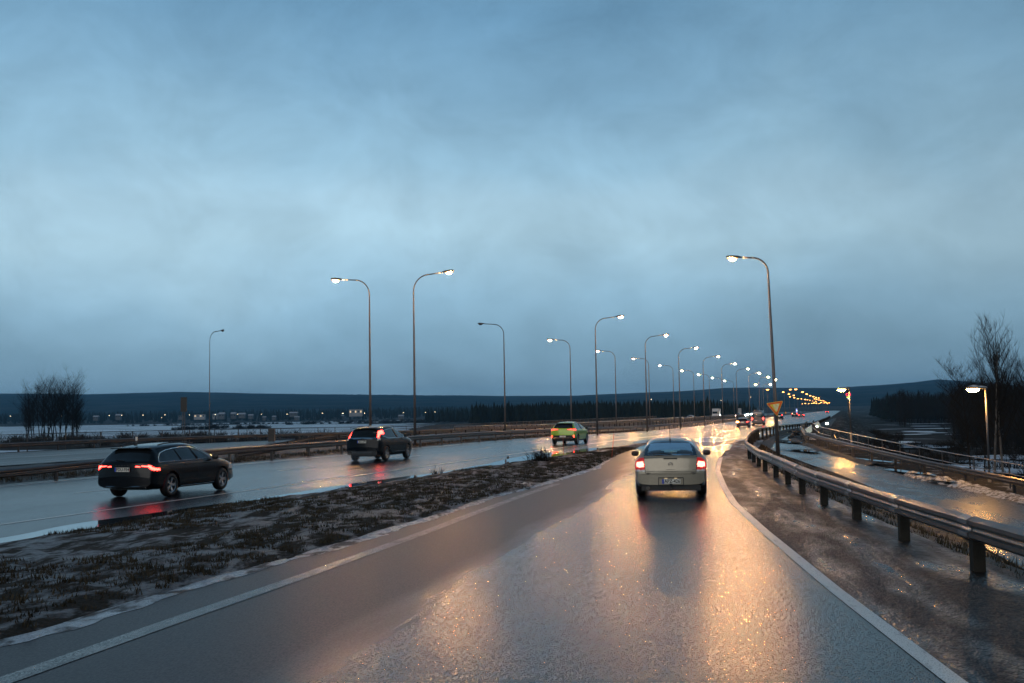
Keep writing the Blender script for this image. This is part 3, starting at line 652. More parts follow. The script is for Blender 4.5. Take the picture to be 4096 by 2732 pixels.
for zx, zy in FARL:
    o = pl_ if fb else copy_tree(pl_); fb = False; px, py = 2850 + zx * .2339, 1480 + zy * .2339
    put(o, px - 1, px, py, 8.0, -TH, 'tiny distant lit lamp in the lowest row of the orange swarm', group='far low lamps')
# two low lamps with snow on their hoods by the path
def low_lamp(H):
    root = bpy.data.objects.new('path_lamp', None); link(root)
    MB().tube([(0, 0, -.6), (0, 0, .9)], .085, 8).build('pole_base', M['concrete'], root, True)
    MB().tube([(0, 0, .9), (0, 0, H)], [.055, .045], 8).build('pole', M['wood'] if 0 else M['pole'], root, True)
    vv = []; n = 12; prof = [(.10, .03, .03), (0, .07, .06), (-.25, .10, .09), (-.55, .19, .12), (-.82, .15, .08), (-.93, .04, .02)]
    for a, w, h in prof:
        for j in range(n): q = 2 * math.pi * j / n; vv.append((a, math.cos(q) * w, H + .02 + math.sin(q) * h * (1 if math.sin(q) > 0 else .4)))
    hd = MB().add(vv, [(i * n + j, i * n + (j + 1) % n, (i + 1) * n + (j + 1) % n, (i + 1) * n + j) for i in range(5) for j in range(n)] + [tuple(range(n))[::-1], tuple(5 * n + j for j in range(n))]).build('lamp_head', M['head'], root, True)
    vv = []; prof2 = [(.06, .05, .03), (-.05, .08, .06), (-.3, .11, .10), (-.58, .2, .13), (-.84, .14, .06)]
    for a, w, h in prof2:
        for j in range(9): q = math.pi * j / 8; vv.append((a, math.cos(q) * w, H + .045 + math.sin(q) * h + .012))
    MB().add(vv, grid_faces(5, 9)).build('snow_cap', M['snow'], root, True)
    vv = []
    for i in range(7):
        ph = math.pi / 2 * i / 6
        for j in range(12): q = 2 * math.pi * j / 12; vv.append((-.60 + .31 * math.cos(ph) * math.cos(q), .17 * math.cos(ph) * math.sin(q), H - .02 - .15 * math.sin(ph)))
    MB().add(vv, [(i * 12 + j, i * 12 + (j + 1) % 12, (i + 1) * 12 + (j + 1) % 12, (i + 1) * 12 + j) for i in range(6) for j in range(12)]).build('lens', M['sodium_low'], root, True)
    return root
lb = low_lamp(4.95); Y = 52.; lb.location = (AT(3945, 1624, Y)[0], Y, -1.95); tag(lb, 'low snow hooded lamp by the path, the nearer one at the right edge', 'street lamp', 'low path lamps')
la = low_lamp(4.2); Y = 82.; la.location = (AT(3400, 1634, Y)[0], Y, -.6); tag(la, 'low snow hooded lamp by the path, the farther one before the red letters sign', 'street lamp', 'low path lamps')
for o_, e_ in ((lb, 120), (la, 70)):
    ld = bpy.data.lights.new('lamp_light', 'POINT'); ld.energy = e_; ld.color = (1, .55, .18); ld.shadow_soft_size = .12
    lo_ = bpy.data.objects.new('lamp_light', ld); link(lo_, o_); lo_.location = (-.6, 0, (4.95 if o_ is lb else 4.2) - .35)

# ---------------------------------------------------------------- give way sign on the big lamp's pole
gs = empty('give_way_sign', (lampS.location.x - .11, 58.82, 0), 0, 'red and yellow triangular give way sign, half snowed over, on the leaning pole', 'road sign')
zc = CAMZ + (hor(3097) - 1628) * 58.8 / FPX
def tri(sz, y, col, name, par, sh=0, shape=None):
    p = shape or [(-sz * .5, sz * .30), (sz * .5, sz * .30), (0, -sz * .56)]
    # round the corners
    pts = smooth_pts(np.array(p + [p[0]]), 0); out_ = []
    n = len(p)
    for i in range(n):
        a = np.array(p[i - 1]); b = np.array(p[i]); c = np.array(p[(i + 1) % n]); rr = .10
        for k in np.linspace(0, 1, 4): q0 = b + (a - b) * rr; q1 = b + (c - b) * rr; out_.append((1 - k) ** 2 * q0 + 2 * k * (1 - k) * b + k * k * q1)
    f = [(q[0], y, q[1]) for q in out_]; bk = [(q[0], y + .012, q[1]) for q in out_]; n = len(f)
    return MB().add(f + bk, [tuple(range(n)), tuple(range(n, 2 * n))[::-1]] + [(i, (i + 1) % n, n + (i + 1) % n, n + i) for i in range(n)]).build(name, col, par)
M['signred'] = mat('sign red', (.85, .12, .012), .4, var=.08)
M['signyel'] = mat('sign yellow', (.92, .68, .04), .4, var=.1)
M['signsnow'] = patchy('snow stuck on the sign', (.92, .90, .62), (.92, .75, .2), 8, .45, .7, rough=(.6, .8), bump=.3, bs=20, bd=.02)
t1 = tri(.92, 0, M['signyel'], 'yellow_rim', gs); t2 = tri(.86, -.006, M['signred'], 'red_border', gs); t3 = tri(.56, -.012, M['signyel'], 'yellow_field', gs)
t4 = tri(.4, -.020, M['signsnow'], 'stuck_snow', gs, shape=[(-.10, .14), (.02, .155), (.19, .15), (.20, .10), (.06, -.24), (-.01, -.22), (-.06, -.10), (-.09, .0)])
MB().box((0, .05, 0), (.10, .06, .10)).build('bracket', M['galvd'], gs)
gs.location.z = zc; gs.rotation_euler = (0, R(-8), R(-12))

# ---------------------------------------------------------------- vehicles
def inpoly(px, py, poly):
    c = np.zeros(px.shape, bool); n = len(poly); j = n - 1
    for i in range(n):
        xi, yi = poly[i]; xj, yj = poly[j]
        if yi != yj: c ^= ((yi > py) != (yj > py)) & (px < (xj - xi) * (py - yi) / (yj - yi) + xi)
        j = i
    return c
def text_mesh(s, size, m_, ext=.002):
    cu = bpy.data.curves.new('t', 'FONT'); cu.body = s; cu.size = size; cu.extrude = ext; cu.align_x = 'CENTER'; cu.align_y = 'CENTER'; cu.resolution_u = 2
    cu.offset = size * .018
    ob = bpy.data.objects.new('t', cu); COL.objects.link(ob); dg = bpy.context.evaluated_depsgraph_get()
    me = bpy.data.meshes.new_from_object(ob.evaluated_get(dg)); bpy.data.objects.remove(ob); bpy.data.curves.remove(cu)
    me.materials.clear(); me.materials.append(m_); return me
def wheel_mesh(r, w):
    """tyre of revolution about X"""
    prof = [(-w / 2, r * .66), (-w / 2 - .004, r * .80), (-w / 2 + .015, r * .94), (-w / 2 + .05, r), (w / 2 - .05, r), (w / 2 - .015, r * .94), (w / 2 + .004, r * .80), (w / 2, r * .66), (w / 2 - .05, r * .60), (-w / 2 + .05, r * .60)]
    n = 28; k = len(prof); v = []
    for i in range(n):
        q = 2 * math.pi * i / n
        for a, b in prof: v.append((a, b * math.cos(q), b * math.sin(q)))
    return v, [(i * k + j, i * k + (j + 1) % k, ((i + 1) % n) * k + (j + 1) % k, ((i + 1) % n) * k + j) for i in range(n) for j in range(k)]
def rim_mesh(r, side, w, spokes=5):
    b = MB(); n = 28; x0 = side * (w / 2 - .012)
    for ra, rb_, xa, xb in ((r * .66, r * .60, x0, x0 - side * .01), (r * .60, r * .58, x0 - side * .01, x0 - side * .12)):
        v = []
        for i in range(n): q = 2 * math.pi * i / n; v += [(xa, ra * math.cos(q), ra * math.sin(q)), (xb, rb_ * math.cos(q), rb_ * math.sin(q))]
        b.add(v, [(2 * i, 2 * i + 1, (2 * i + 3) % (2 * n), (2 * i + 2) % (2 * n)) for i in range(n)])
    for s_ in range(spokes):
        for dq in (-.14, .14):
            q = 2 * math.pi * s_ / spokes; q1 = q + dq; d0 = np.array((0, math.cos(q), math.sin(q))); d1 = np.array((0, math.cos(q1), math.sin(q1))); pr = np.array((0, -math.sin(q1), math.cos(q1)))
            A = d0 * r * .10 + np.array((x0 - side * .03, 0, 0)); B = d1 * r * .61 + np.array((x0 - side * .012, 0, 0)); h = .022
            b.add([A - pr * h * 1.2, A + pr * h * 1.2, B + pr * h * .7, B - pr * h * .7] + [p - np.array((side * .03, 0, 0)) for p in (A - pr * h * 1.2, A + pr * h * 1.2, B + pr * h * .7, B - pr * h * .7)], [(0, 1, 2, 3), (4, 7, 6, 5), (0, 4, 5, 1), (1, 5, 6, 2), (2, 6, 7, 3), (3, 7, 4, 0)])
    v = [(x0 - side * .015, 0, 0)] + [(x0 - side * .02, .055 * math.cos(2 * math.pi * i / 12), .055 * math.sin(2 * math.pi * i / 12)) for i in range(12)]
    b.add(v, [(0, 1 + i, 1 + (i + 1) % 12) for i in range(12)])
    return b
def car(name, sp, label, cat, res=.028):
    """lofted shell: y from the tail (0) forward, split into parts by outline polygons; origin under the tail's centre"""
    L_, Wd = sp['L'], sp['W']; top = np.array(smooth_pts(sp['top'], 2)); topr = resample(top, res)
    ty = np.maximum.accumulate(topr[:, 0] + np.arange(len(topr)) * 1e-6)
    st = ty; zt = topr[:, 1]
    def I(k, y): a = np.array(sp[k]); return np.interp(y, a[:, 0], a[:, 1])
    NV = max(14, int(2.1 / res)); rings = []
    for y, z1 in zip(st, zt):
        w = I('plan', y) * Wd / 2; zb = I('bot', y); zs = min(I('belt', y), z1 - .03); wr = I('roofw', y); k = min(max((z1 - zs) / .42, 0), 1)
        ws = w * .985; tx = ws - .04 + (wr - ws + .04) * k
        zm = zb + (zs - zb) * .45
        pl = [(0, zb), (w * .80, zb), (w * .95, zb + .04), (w, zm), (w * 1.0, zm + (zs - zm) * .5), (ws, zs - .01), (ws - .025, zs + .012 * min(1, k * 5)), (tx, z1 - .025 - .06 * k), (tx - .10, z1 - .012 - .005 * k), (tx * .5, z1 + .0 + .012), (0, z1 + .02)]
        q = smooth_pts(np.array(pl), 1); d = np.r_[0, np.cumsum(np.linalg.norm(np.diff(q, axis=0), axis=1))]; s_ = np.linspace(0, d[-1], NV)
        rings.append(np.c_[np.interp(s_, d, q[:, 0]), np.full(NV, y), np.interp(s_, d, q[:, 1])])
    rings = np.array(rings)
    # crown: middle of tail and nose sits further out than the corners
    vs_ = []; fs_ = []
    n = len(rings)
    A = rings.reshape(-1, 3).copy(); B = A.copy(); B[:, 0] *= -1
    f0 = grid_faces(n, NV); fs_ = list(f0); vs_ = [A, B]; off = len(A); fs_ += [tuple(i + off for i in f[::-1]) for f in f0]; base = 2 * off
    for ri_, sgn in ((0, -1), (n - 1, 1)):
        rg = rings[ri_]; Mx = max(5, int(Wd / 2 / res)); cap = []
        for p in rg:
            for k in np.linspace(-1, 1, 2 * Mx + 1): cap.append((p[0] * k, p[1] + sgn * .0, p[2]))
        vs_.append(np.array(cap)); kk = 2 * Mx + 1; fs_ += [tuple(i + base for i in (f if sgn < 0 else f[::-1])) for f in grid_faces(NV, kk)]; base += len(cap)
    Vt = np.vstack(vs_); bul = sp.get('bulge', .05)
    xn = np.clip(np.abs(Vt[:, 0]) / (Wd / 2), 0, 1)
    wr_ = np.clip(1 - Vt[:, 1] / .9, 0, 1); wf_ = np.clip(1 - (L_ - Vt[:, 1]) / .9, 0, 1)
    Vt[:, 1] += bul * (xn ** 2.5) * wr_ * 1.6 - bul * 2.2 * (xn ** 2.5) * wf_
    if 'shape' in sp: Vt = sp['shape'](Vt)
    F = np.array(fs_); C_ = Vt[F].mean(1); Nn = np.cross(Vt[F[:, 2]] - Vt[F[:, 0]], Vt[F[:, 3]] - Vt[F[:, 1]]); ln = np.linalg.norm(Nn, axis=1); ok = ln > 1e-7
    F = F[ok]; C_ = C_[ok]; Nn = Nn[ok] / ln[ok][:, None]
    cx_, cy_, cz_ = C_.T; ax_ = np.abs(cx_); owner = np.zeros(len(F), int); parts = ['body']; mats = [sp['paint']]; par = [None]
    Nn[:, 0] *= np.where(Nn[:, 0] * cx_ < 0, -1, 1); 
    sidef = np.abs(Nn[:, 0]) > .45; rearf = (cy_ < L_ * .33) & (~sidef | (np.abs(Nn[:, 0]) < .8)); frontf = (cy_ > L_ * .5) & ~sidef & (cz_ > .3)
    for pn, view, poly, mk, pp, lim in sp['parts']:
        if view == 'side': msk = sidef & inpoly(cy_, cz_, poly)
        elif view == 'rear': msk = (cy_ < lim) & inpoly(ax_, cz_, poly)
        elif view == 'rearm': msk = (cy_ < lim) & (np.abs(Nn[:, 0]) < .6) & inpoly(ax_, cz_, poly)
        elif view == 'rearL': msk = (cy_ < lim) & inpoly(-cx_, cz_, poly)
        elif view == 'front': msk = (cy_ > lim) & (np.abs(Nn[:, 0]) < .7) & inpoly(ax_, cz_, poly)
        elif view == 'frontall': msk = (cy_ > lim) & inpoly(ax_, cz_, poly)
        sides = ((pn, cx_ > 0), (pn, cx_ <= 0)) if pp else ((pn, np.ones(len(F), bool)),)
        for nm, sm in sides:
            parts.append(nm); mats.append(M[mk]); par.append(None); owner[msk & sm] = len(parts) - 1
    rw = sp['wheels']; rad = sp['wr']
    arch = np.zeros(len(F), bool)
    for yw in rw: arch |= (np.hypot(cy_ - yw, cz_ - rad * .98) < rad * 1.17) & (ax_ > Wd / 2 - .35) & (cz_ < rad * 2.4)
    root = empty(name, (0, 0, 0), 0, label, cat)
    objs = {}
    for i, nm in enumerate(parts):
        sel = F[(owner == i) & ~arch]
        if len(sel) == 0: continue
        u, inv = np.unique(sel, return_inverse=True)
        me = mesh(nm, Vt[u], [tuple(int(a) for a in f) for f in inv.reshape(-1, 4)], mats[i], True)
        o = link(bpy.data.objects.new(nm, me), root); objs.setdefault(nm, o)
    def ysurf(x, z, rear=True):
        sel = (cy_ < L_ * .4) if rear else (cy_ > L_ * .6); d = (cx_ - x) ** 2 + (cz_ - z) ** 2 + (np.abs(Nn[:, 1]) < .15) * 4 + (~sel) * 99; return float(cy_[np.argmin(d)])
    def xsurf(y, z): d = (cy_ - y) ** 2 + (cz_ - z) ** 2 + (~sidef) * 4 + (cx_ < 0) * 99; return float(cx_[np.argmin(d)])
    sp['_y'] = ysurf; sp['_x'] = xsurf
    # dark chassis inside
    MB().box((0, L_ / 2, .36), (Wd * .62, L_ * .86, .26)).build('underbody', M['black'], root)
    MB().box((0, rw[0], rad), (Wd - .42, .1, .1)).build('axle', M['black'], root)
    ww = sp.get('ww', .215); wv, wf = wheel_mesh(rad, ww); wme = mesh('wheel', wv, wf, M['rubber'], True)
    rml = {s_: (lambda b: mesh('rim', np.vstack(b.v), b.f, M['rim']))(rim_mesh(rad, s_, ww, sp.get('spokes', 5))) for s_ in (-1, 1)}
    db = MB().tube([(-.02, 0, 0), (.02, 0, 0)], rad * .58, 20); dme = mesh('brake_disc', np.vstack(db.v), db.f, M['black'])
    for yw in rw:
        for s_ in (-1, 1):
            o = link(bpy.data.objects.new('wheel', wme), root); o.location = (s_ * (Wd / 2 - ww / 2 - .015), yw, rad)
            link(bpy.data.objects.new('rim', rml[s_]), o); dd = link(bpy.data.objects.new('brake_disc', dme), o)
    # number plate
    if 'plate' in sp:
        txt, pxx, pzz, pw, ph = sp['plate']; yy = min(ysurf(pxx, pzz), ysurf(pxx, pzz + ph / 2), ysurf(pxx, pzz - ph / 2)) - .022
        pb = MB().box((pxx, yy, pzz), (pw, .010, ph)).build('number_plate', M['plate_lit_tint'], root)
        MB().box((pxx - pw / 2 + pw * .05, yy - .006, pzz), (pw * .10, .004, ph * .98)).build('blue_band', M['blue'], pb)
        if txt:
            tm = text_mesh(txt, ph * 1.05, M['ink'], .001); to = link(bpy.data.objects.new('lettering', tm), pb); to.location = (pxx + pw * .05, yy - .0085, pzz); to.rotation_euler = (R(90), 0, 0); to.scale = (.9, 1, 1)
    for b_, nm, mk, pp in sp.get('extra', lambda a, b: [])(ysurf, xsurf): 
        b_.build(nm, M[mk] if isinstance(mk, str) else mk, root, False)
    # mirrors
    my, mz = sp['mirror']
    for s_ in (-1, 1):
        vv = []; 
        for i in range(7):
            ph = -math.pi / 2 + math.pi * i / 6
            for j in range(10): q = 2 * math.pi * j / 10; vv.append((s_ * (Wd / 2 + .075) + .105 * math.copysign(abs(math.sin(ph)) ** .8, math.sin(ph)), my + .06 * math.cos(ph) * math.cos(q), mz + .078 * (max(math.cos(ph), 0) ** .5) * math.sin(q)))
        MB().add(vv, [(i * 10 + j, i * 10 + (j + 1) % 10, (i + 1) * 10 + (j + 1) % 10, (i + 1) * 10 + j) for i in range(6) for j in range(10)]).build('mirror', M['black'] if sp.get('blackmir', True) else sp['paint'], root, True)
    return root
def outline(b, pts, rad, closed=True, k=5):
    P = [np.array(p, float) for p in pts]
    if closed: P.append(P[0])
    b.tube(P, rad, k, True); return b
def mirror2(f): return [f(1), f(-1)]

# silver hatchback ahead ------------------------------------------------
M['champ'] = mat('champagne grey metallic paint', (.34, .295, .225), .36, .40, coat=.5, coat_r=.06, var=.05, vscale=20)
def clear_glass(name, tint):
    m = bpy.data.materials.new(name); m.use_nodes = True; t = m.node_tree; t.nodes.clear(); o = t.nodes.new('ShaderNodeOutputMaterial')
    a = t.nodes.new('ShaderNodeBsdfTransparent'); a.inputs[0].default_value = tint + (1,); g = t.nodes.new('ShaderNodeBsdfGlossy'); g.inputs['Roughness'].default_value = .04
    g.inputs[0].default_value = (.9, .95, 1, 1); lw = t.nodes.new('ShaderNodeFresnel'); lw.inputs[0].default_value = 1.16
    x = t.nodes.new('ShaderNodeMixShader'); t.links.new(lw.outputs[0], x.inputs[0]); t.links.new(a.outputs[0], x.inputs[1]); t.links.new(g.outputs[0], x.inputs[2]); t.links.new(x.outputs[0], o.inputs[0]); return m
M['clear'] = clear_glass('clear car glass', (.72, .86, .88)); M['bluish'] = mat('dark glass border', (.012, .020, .035), .06, coat=1, coat_r=.03, var=0)
vec = dict(L=4.6, W=1.80, wr=.315, wheels=(.98, 3.68), paint=M['champ'], bulge=.06, spokes=5,
    top=[(0, .62), (.01, .70), (.06, .84), (.10, .98), (.13, 1.005), (.22, 1.03), (.45, 1.17), (.80, 1.345), (1.15, 1.42), (1.7, 1.455), (2.3, 1.44), (2.65, 1.36), (3.1, 1.15), (3.4, 1.0), (3.9, .92), (4.35, .80), (4.56, .62), (4.6, .5)],
    bot=[(0, .33), (.4, .25), (.7, .22), (4.0, .2), (4.6, .26)], belt=[(0, .92), (.3, .97), (1.2, .95), (3.4, .90), (4.6, .75)],
    plan=[(0, .91), (.08, .95), (.3, .985), (.8, 1.0), (3.4, 1.0), (4.0, .97), (4.4, .88), (4.6, .74)], roofw=[(0, .66), (.3, .62), (1., .585), (2.4, .58), (3.2, .66), (4.6, .7)],
    parts=[('side_window', 'side', [(.62, 1.02), (.85, 1.20), (1.3, 1.31), (2.2, 1.34), (2.6, 1.28), (3.05, 1.03), (3.05, .985), (.62, .985)], 'clear', True, 0),
           ('rear_window', 'rearm', [(0, 1.035), (.66, 1.035), (.585, 1.385), (0, 1.395)], 'bluish', False, 1.05),
           ('rear_glass', 'rearm', [(0, 1.055), (.56, 1.055), (.55, 1.20), (.50, 1.315), (.40, 1.335), (0, 1.345)], 'clear', False, 1.0),
           ('windscreen', 'front', [(0, 1.0), (.72, 1.0), (.60, 1.38), (0, 1.40)], 'clear', False, 2.3),
           ('tail_light', 'rear', [(.635, .70), (.90, .70), (.90, .80), (.84, .93), (.76, .99), (.655, 1.0)], 'taildim', True, .42),
           ('lit_lens', 'rear', [(.655, .765), (.84, .765), (.845, .84), (.82, .90), (.67, .905)], 'tailcore', True, .30),
           ('reversing_light', 'rear', [(.63, .662), (.90, .662), (.90, .70), (.635, .70)], 'white', True, .35),
           ('headlight', 'frontall', [(.5, .62), (.85, .62), (.85, .82), (.5, .78)], 'white', True, 4.1)],
    plate=('APZ-426', .01, .415, .45, .112), mirror=(3.02, 1.0))
def vec_extra(ys_, xs_):
    out_ = []
    def rl(pts, r, off=.004): return [(x, ys_(x, z) - off, z) for x, z in pts]
    g = MB(); pts = [(-.635, 1.03), (-.655, .98), (-.628, .70), (-.615, .62), (-.58, .585), (.58, .585), (.615, .62), (.628, .70), (.655, .98), (.635, 1.03)]
    g.tube(rl(pts, 0, .002), .007, 5); out_.append((g, 'hatch_gap', 'black', 0))
    out_.append((MB().tube(rl([(-.66, 1.022), (-.3, 1.03), (.3, 1.03), (.66, 1.022)], 0, .012), .012, 6), 'hatch_lip', M['champ'], 0))
    out_.append((MB().tube(rl([(-.6, .70), (0, .705), (.6, .70)], 0, .003), .0035, 5), 'crease', 'black', 0))
    out_.append((MB().tube(rl([(-.6, .655), (0, .66), (.6, .655)], 0, .004), .010, 5), 'trim_strip', M['champ'], 0))
    out_.append((MB().tube(rl([(-.59, .618), (.59, .618)], 0, .003), .012, 5), 'shadow_gap', 'black', 0))
    out_.append((MB().box((0, ys_(0, .985) - .004, .972), (.34, .02, .028)), 'high_brake_light', 'black', 0))
    # round badge with a lightning bar
    b = MB(); cy0 = ys_(0, .835) - .010; out2 = [(.052 * math.cos(q), cy0, .835 + .045 * math.sin(q)) for q in np.linspace(0, 2 * math.pi, 17)]; b.tube(out2, .006, 5, False)
    b.tube([(-.062, cy0, .832), (-.012, cy0, .828), (.012, cy0, .842), (.062, cy0, .838)], .005, 4); out_.append((b, 'badge', 'galv', 0))
    y0 = ys_(0, .42); fr = MB()
    for x, z, w, h in ((0, .506, .62, .016), (0, .328, .62, .010), (-.305, .417, .014, .18), (.305, .417, .014, .18)): fr.box((x, y0 - .012, z), (w, .02, h))
    out_.append((fr, 'plate_recess', 'black', 0))
    pl2 = MB(); [pl2.box((x, y0 - .026, .492), (.07, .012, .010)) for x in (-.12, .12)]; out_.append((pl2, 'plate_lamp', 'window_lit', 0))
    out_.append((MB().box((0, .12, .25), (1.45, .14, .13)), 'valance', 'black', 0))
    out_.append((MB().tube(rl([(-.80, .325), (-.4, .312), (.4, .312), (.80, .325)], 0, .006), .009, 5), 'bumper_edge', 'chrome', 0))
    out_.append((MB().tube([(-.57, -.02, .245), (-.57, .25, .245)], .045, 10), 'exhaust_pipe', 'galvd', 0))
    tb = MB().tube([(0, .2, .23), (0, -.07, .235), (0, -.10, .27), (0, -.10, .32)], .016, 6); tb.box((0, -.10, .34), (.05, .05, .05), .6); out_.append((tb, 'tow_bar', 'black', 0))
    wz = MB(); P = [(.02, ys_(.02, 1.05) - .03, 1.062), (-.22, ys_(-.22, 1.08) - .022, 1.098), (-.42, ys_(-.4, 1.07) - .02, 1.088)]; wz.tube(P, [.02, .013, .009], 5)
    wz.tube([(.05, ys_(.05, 1.07) - .015, 1.06), (-.5, ys_(-.5, 1.07) - .012, 1.058)], .012, 5); out_.append((wz, 'wiper', 'black', 0))
    out_.append((MB().tube([(0, .98, 1.40), (0, .93, 1.46), (.0, .86, 1.72)], [.022, .009, .004], 6), 'antenna', 'black', 0))
    # interior
    for nm, x, y, w in (('front_seat', -.37, 2.15, .46), ('front_seat', .37, 2.15, .46), ('rear_seat', -.38, 1.22, .42), ('rear_seat', .38, 1.22, .42)):
        b = MB().box((x, y, .78), (w, .16, .62), 0, .86); b.box((x, y - .01, 1.17), (.25, .11, .19), 0, .8); out_.append((b, nm, 'black', 0))
    out_.append((MB().box((0, 1.25, .74), (1.3, .14, .5)), 'seat_back', 'black', 0))
    out_.append((MB().box((0, 2.62, 1.30), (.24, .02, .075)), 'rear_view_mirror', 'black', 0))
    out_.append((MB().box((0, 3.15, .88), (1.4, .45, .16)), 'dashboard', 'black', 0))
    sh = MB()
    for s_ in (-1, 1):
        sh.box((s_ * .905, 3.3, .66), (.012, .12, .03)); sh.box((s_ * (xs_(1.5, .88) + .014), 1.75, .87), (.03, .2, .03)); sh.box((s_ * (xs_(2.6, .87) + .014), 2.75, .86), (.03, .2, .03))
    out_.append((sh, 'door_handle', 'black', 0))
    return out_
vec['extra'] = vec_extra
c1 = car('parked_car', vec, 'silver grey hatchback with both brake lights lit driving ahead on the slip road', 'car', .024); c1.name = 'hatchback_car'
x, y, z = AT(2685, 1980, 26.9); c1.location = (x, 26.9, 0.004); c1.rotation_euler = (0, 0, -R(8.5))

# black estate ------------------------------------------------------------
M['blackp'] = mat('black car paint', (.005, .0055, .008), .22, .1, coat=.2, coat_r=.04, var=.05, spec=.2)
M['navyp'] = mat('blue black car paint', (.003, .005, .009), .25, .1, coat=.12, coat_r=.05, var=.05, spec=.15)
M['greenp'] = mat('bright green car paint', (.26, .46, .010), .34, .10, coat=.8, coat_r=.05, var=.06)
win = [(.40, .985), (.55, 1.16), (.80, 1.27), (1.5, 1.345), (2.2, 1.35), (2.62, 1.27), (3.05, 1.06), (3.12, .985)]
est = dict(L=4.69, W=1.83, wr=.335, wheels=(.99, 3.68), paint=M['blackp'], bulge=.07, spokes=5,
    top=[(0, .60), (.02, .76), (.06, .96), (.10, 1.0), (.22, 1.10), (.42, 1.32), (.50, 1.37), (.9, 1.435), (1.8, 1.47), (2.4, 1.45), (2.75, 1.36), (3.15, 1.14), (3.5, 1.0), (4.0, .93), (4.45, .80), (4.66, .6), (4.69, .5)],
    bot=[(0, .32), (.4, .25), (.7, .22), (4.0, .2), (4.69, .26)], belt=[(0, .93), (.3, .965), (1.2, .955), (3.4, .93), (4.69, .75)],
    plan=[(0, .90), (.08, .95), (.3, .985), (.8, 1.0), (3.4, 1.0), (4.0, .97), (4.4, .90), (4.69, .76)], roofw=[(0, .68), (.3, .66), (1., .62), (2.4, .60), (3.2, .68), (4.7, .7)],
    parts=[('side_window', 'side', win, 'glassd', True, 0), ('rear_window', 'rearm', [(0, 1.02), (.70, 1.02), (.62, 1.30), (0, 1.31)], 'glassd', False, .8),
           ('windscreen', 'front', [(0, 1.0), (.72, 1.0), (.60, 1.38), (0, 1.40)], 'glassd', False, 2.3),
           ('tail_light', 'rear', [(.34, .875), (.62, .905), (.80, .905), (.92, .80), (.92, .765), (.87, .765), (.74, .86), (.60, .872)], 'tail', True, .42),
           ('headlight', 'frontall', [(.5, .62), (.88, .62), (.88, .80), (.5, .76)], 'white', True, 4.1)],
    plate=('FDU-934', 0, .80, .46, .115), mirror=(3.1, 1.02))
def est_extra(ys_, xs_):
    o_ = []; rl = lambda pts, off=.006: [(x, ys_(x, z) - off, z) for x, z in pts]
    for s_ in (-1, 1):
        b = MB(); w2 = smooth_pts(np.array(win + [win[0]]), 1); b.tube([(s_ * (xs_(y, z) + .006), y, z) for y, z in resample(w2, .08)], .011, 5, False); o_.append((b, 'window_trim', 'chrome', 0))
        o_.append((MB().tube([(s_ * .60, .75, 1.44), (s_ * .615, 1.0, 1.478), (s_ * .60, 2.0, 1.49), (s_ * .58, 2.5, 1.45)], .018, 6), 'roof_rail', 'black', 0))
        for y in (1.72, 2.72): o_.append((MB().box((s_ * (xs_(y, .86) + .016), y, .87), (.03, .2, .028)), 'door_handle', 'blackp', 0))
        o_.append((MB().tube([(s_ * (xs_(y, .30) + .01), y, .27) for y in (1.45, 2.3, 3.2)], .012, 5), 'sill_trim', 'galv', 0))
        for y in (1.42, 2.32, 3.25): o_.append((MB().tube([(s_ * (xs_(y, z) + .001), y, z) for z in (.35, .55, .75, .93)], .004, 4), 'door_gap', 'black', 0))
        b = MB().tube([(s_ * (xs_(yy, zz) - .001), yy, zz) for yy, zz in ((1.50, 1.0), (1.42, 1.30))], .030, 4); b.tube([(s_ * (xs_(yy, zz) - .001), yy, zz) for yy, zz in ((2.36, 1.0), (2.22, 1.32))], .030, 4); o_.append((b, 'window_pillar', 'black', 0))
    o_.append((MB().tube(rl([(-.84, .355), (-.5, .345), (.5, .345), (.84, .355)], .012), .010, 5), 'bumper_trim', 'chrome', 0))
    b = MB()
    for s_ in (-1, 1): b.tube(rl([(s_ * .36, .285), (s_ * .60, .285), (s_ * .66, .315)], .012), .010, 5)
    o_.append((b, 'exhaust_trim', 'galv', 0))
    o_.append((MB().box((0, .60, 1.46), (.04, .14, .06), 0, .4), 'roof_fin', 'black', 0))
    o_.append((MB().tube([(0, ys_(0, 1.03) - .02, 1.035), (-.30, ys_(-.3, 1.05) - .02, 1.055)], .014, 5), 'wiper', 'black', 0))
    o_.append((MB().box((0, .42, 1.365), (1.22, .18, .025)), 'roof_spoiler', 'blackp', 0))
    b = MB(); [b.box((x, ys_(x, .905) - .004, .905), (.03, .008, .02)) for x in (-.22, -.13, -.04, .05, .14)]; o_.append((b, 'badge', 'galvd', 0))
    return o_
est['extra'] = est_extra
c2 = car('estate_car', est, 'black estate car with angular red tail lights at the left, nearest car on the highway', 'car', .026)
xr, yr, _ = PX(688, 1985); yr = 30.2; hd = R(15.5)
xr = AT(688, 1985, yr)[0]
# right rear wheel's outer side is at local (+.90,.99)
def place_by(o, lx, ly, wx, wy, h, z=0):
    o.rotation_euler = (0, 0, -h); o.location = (wx - (lx * math.cos(h) + ly * math.sin(h)), wy - (-lx * math.sin(h) + ly * math.cos(h)), z)
place_by(c2, .90, .99, xr, yr, hd, .002)

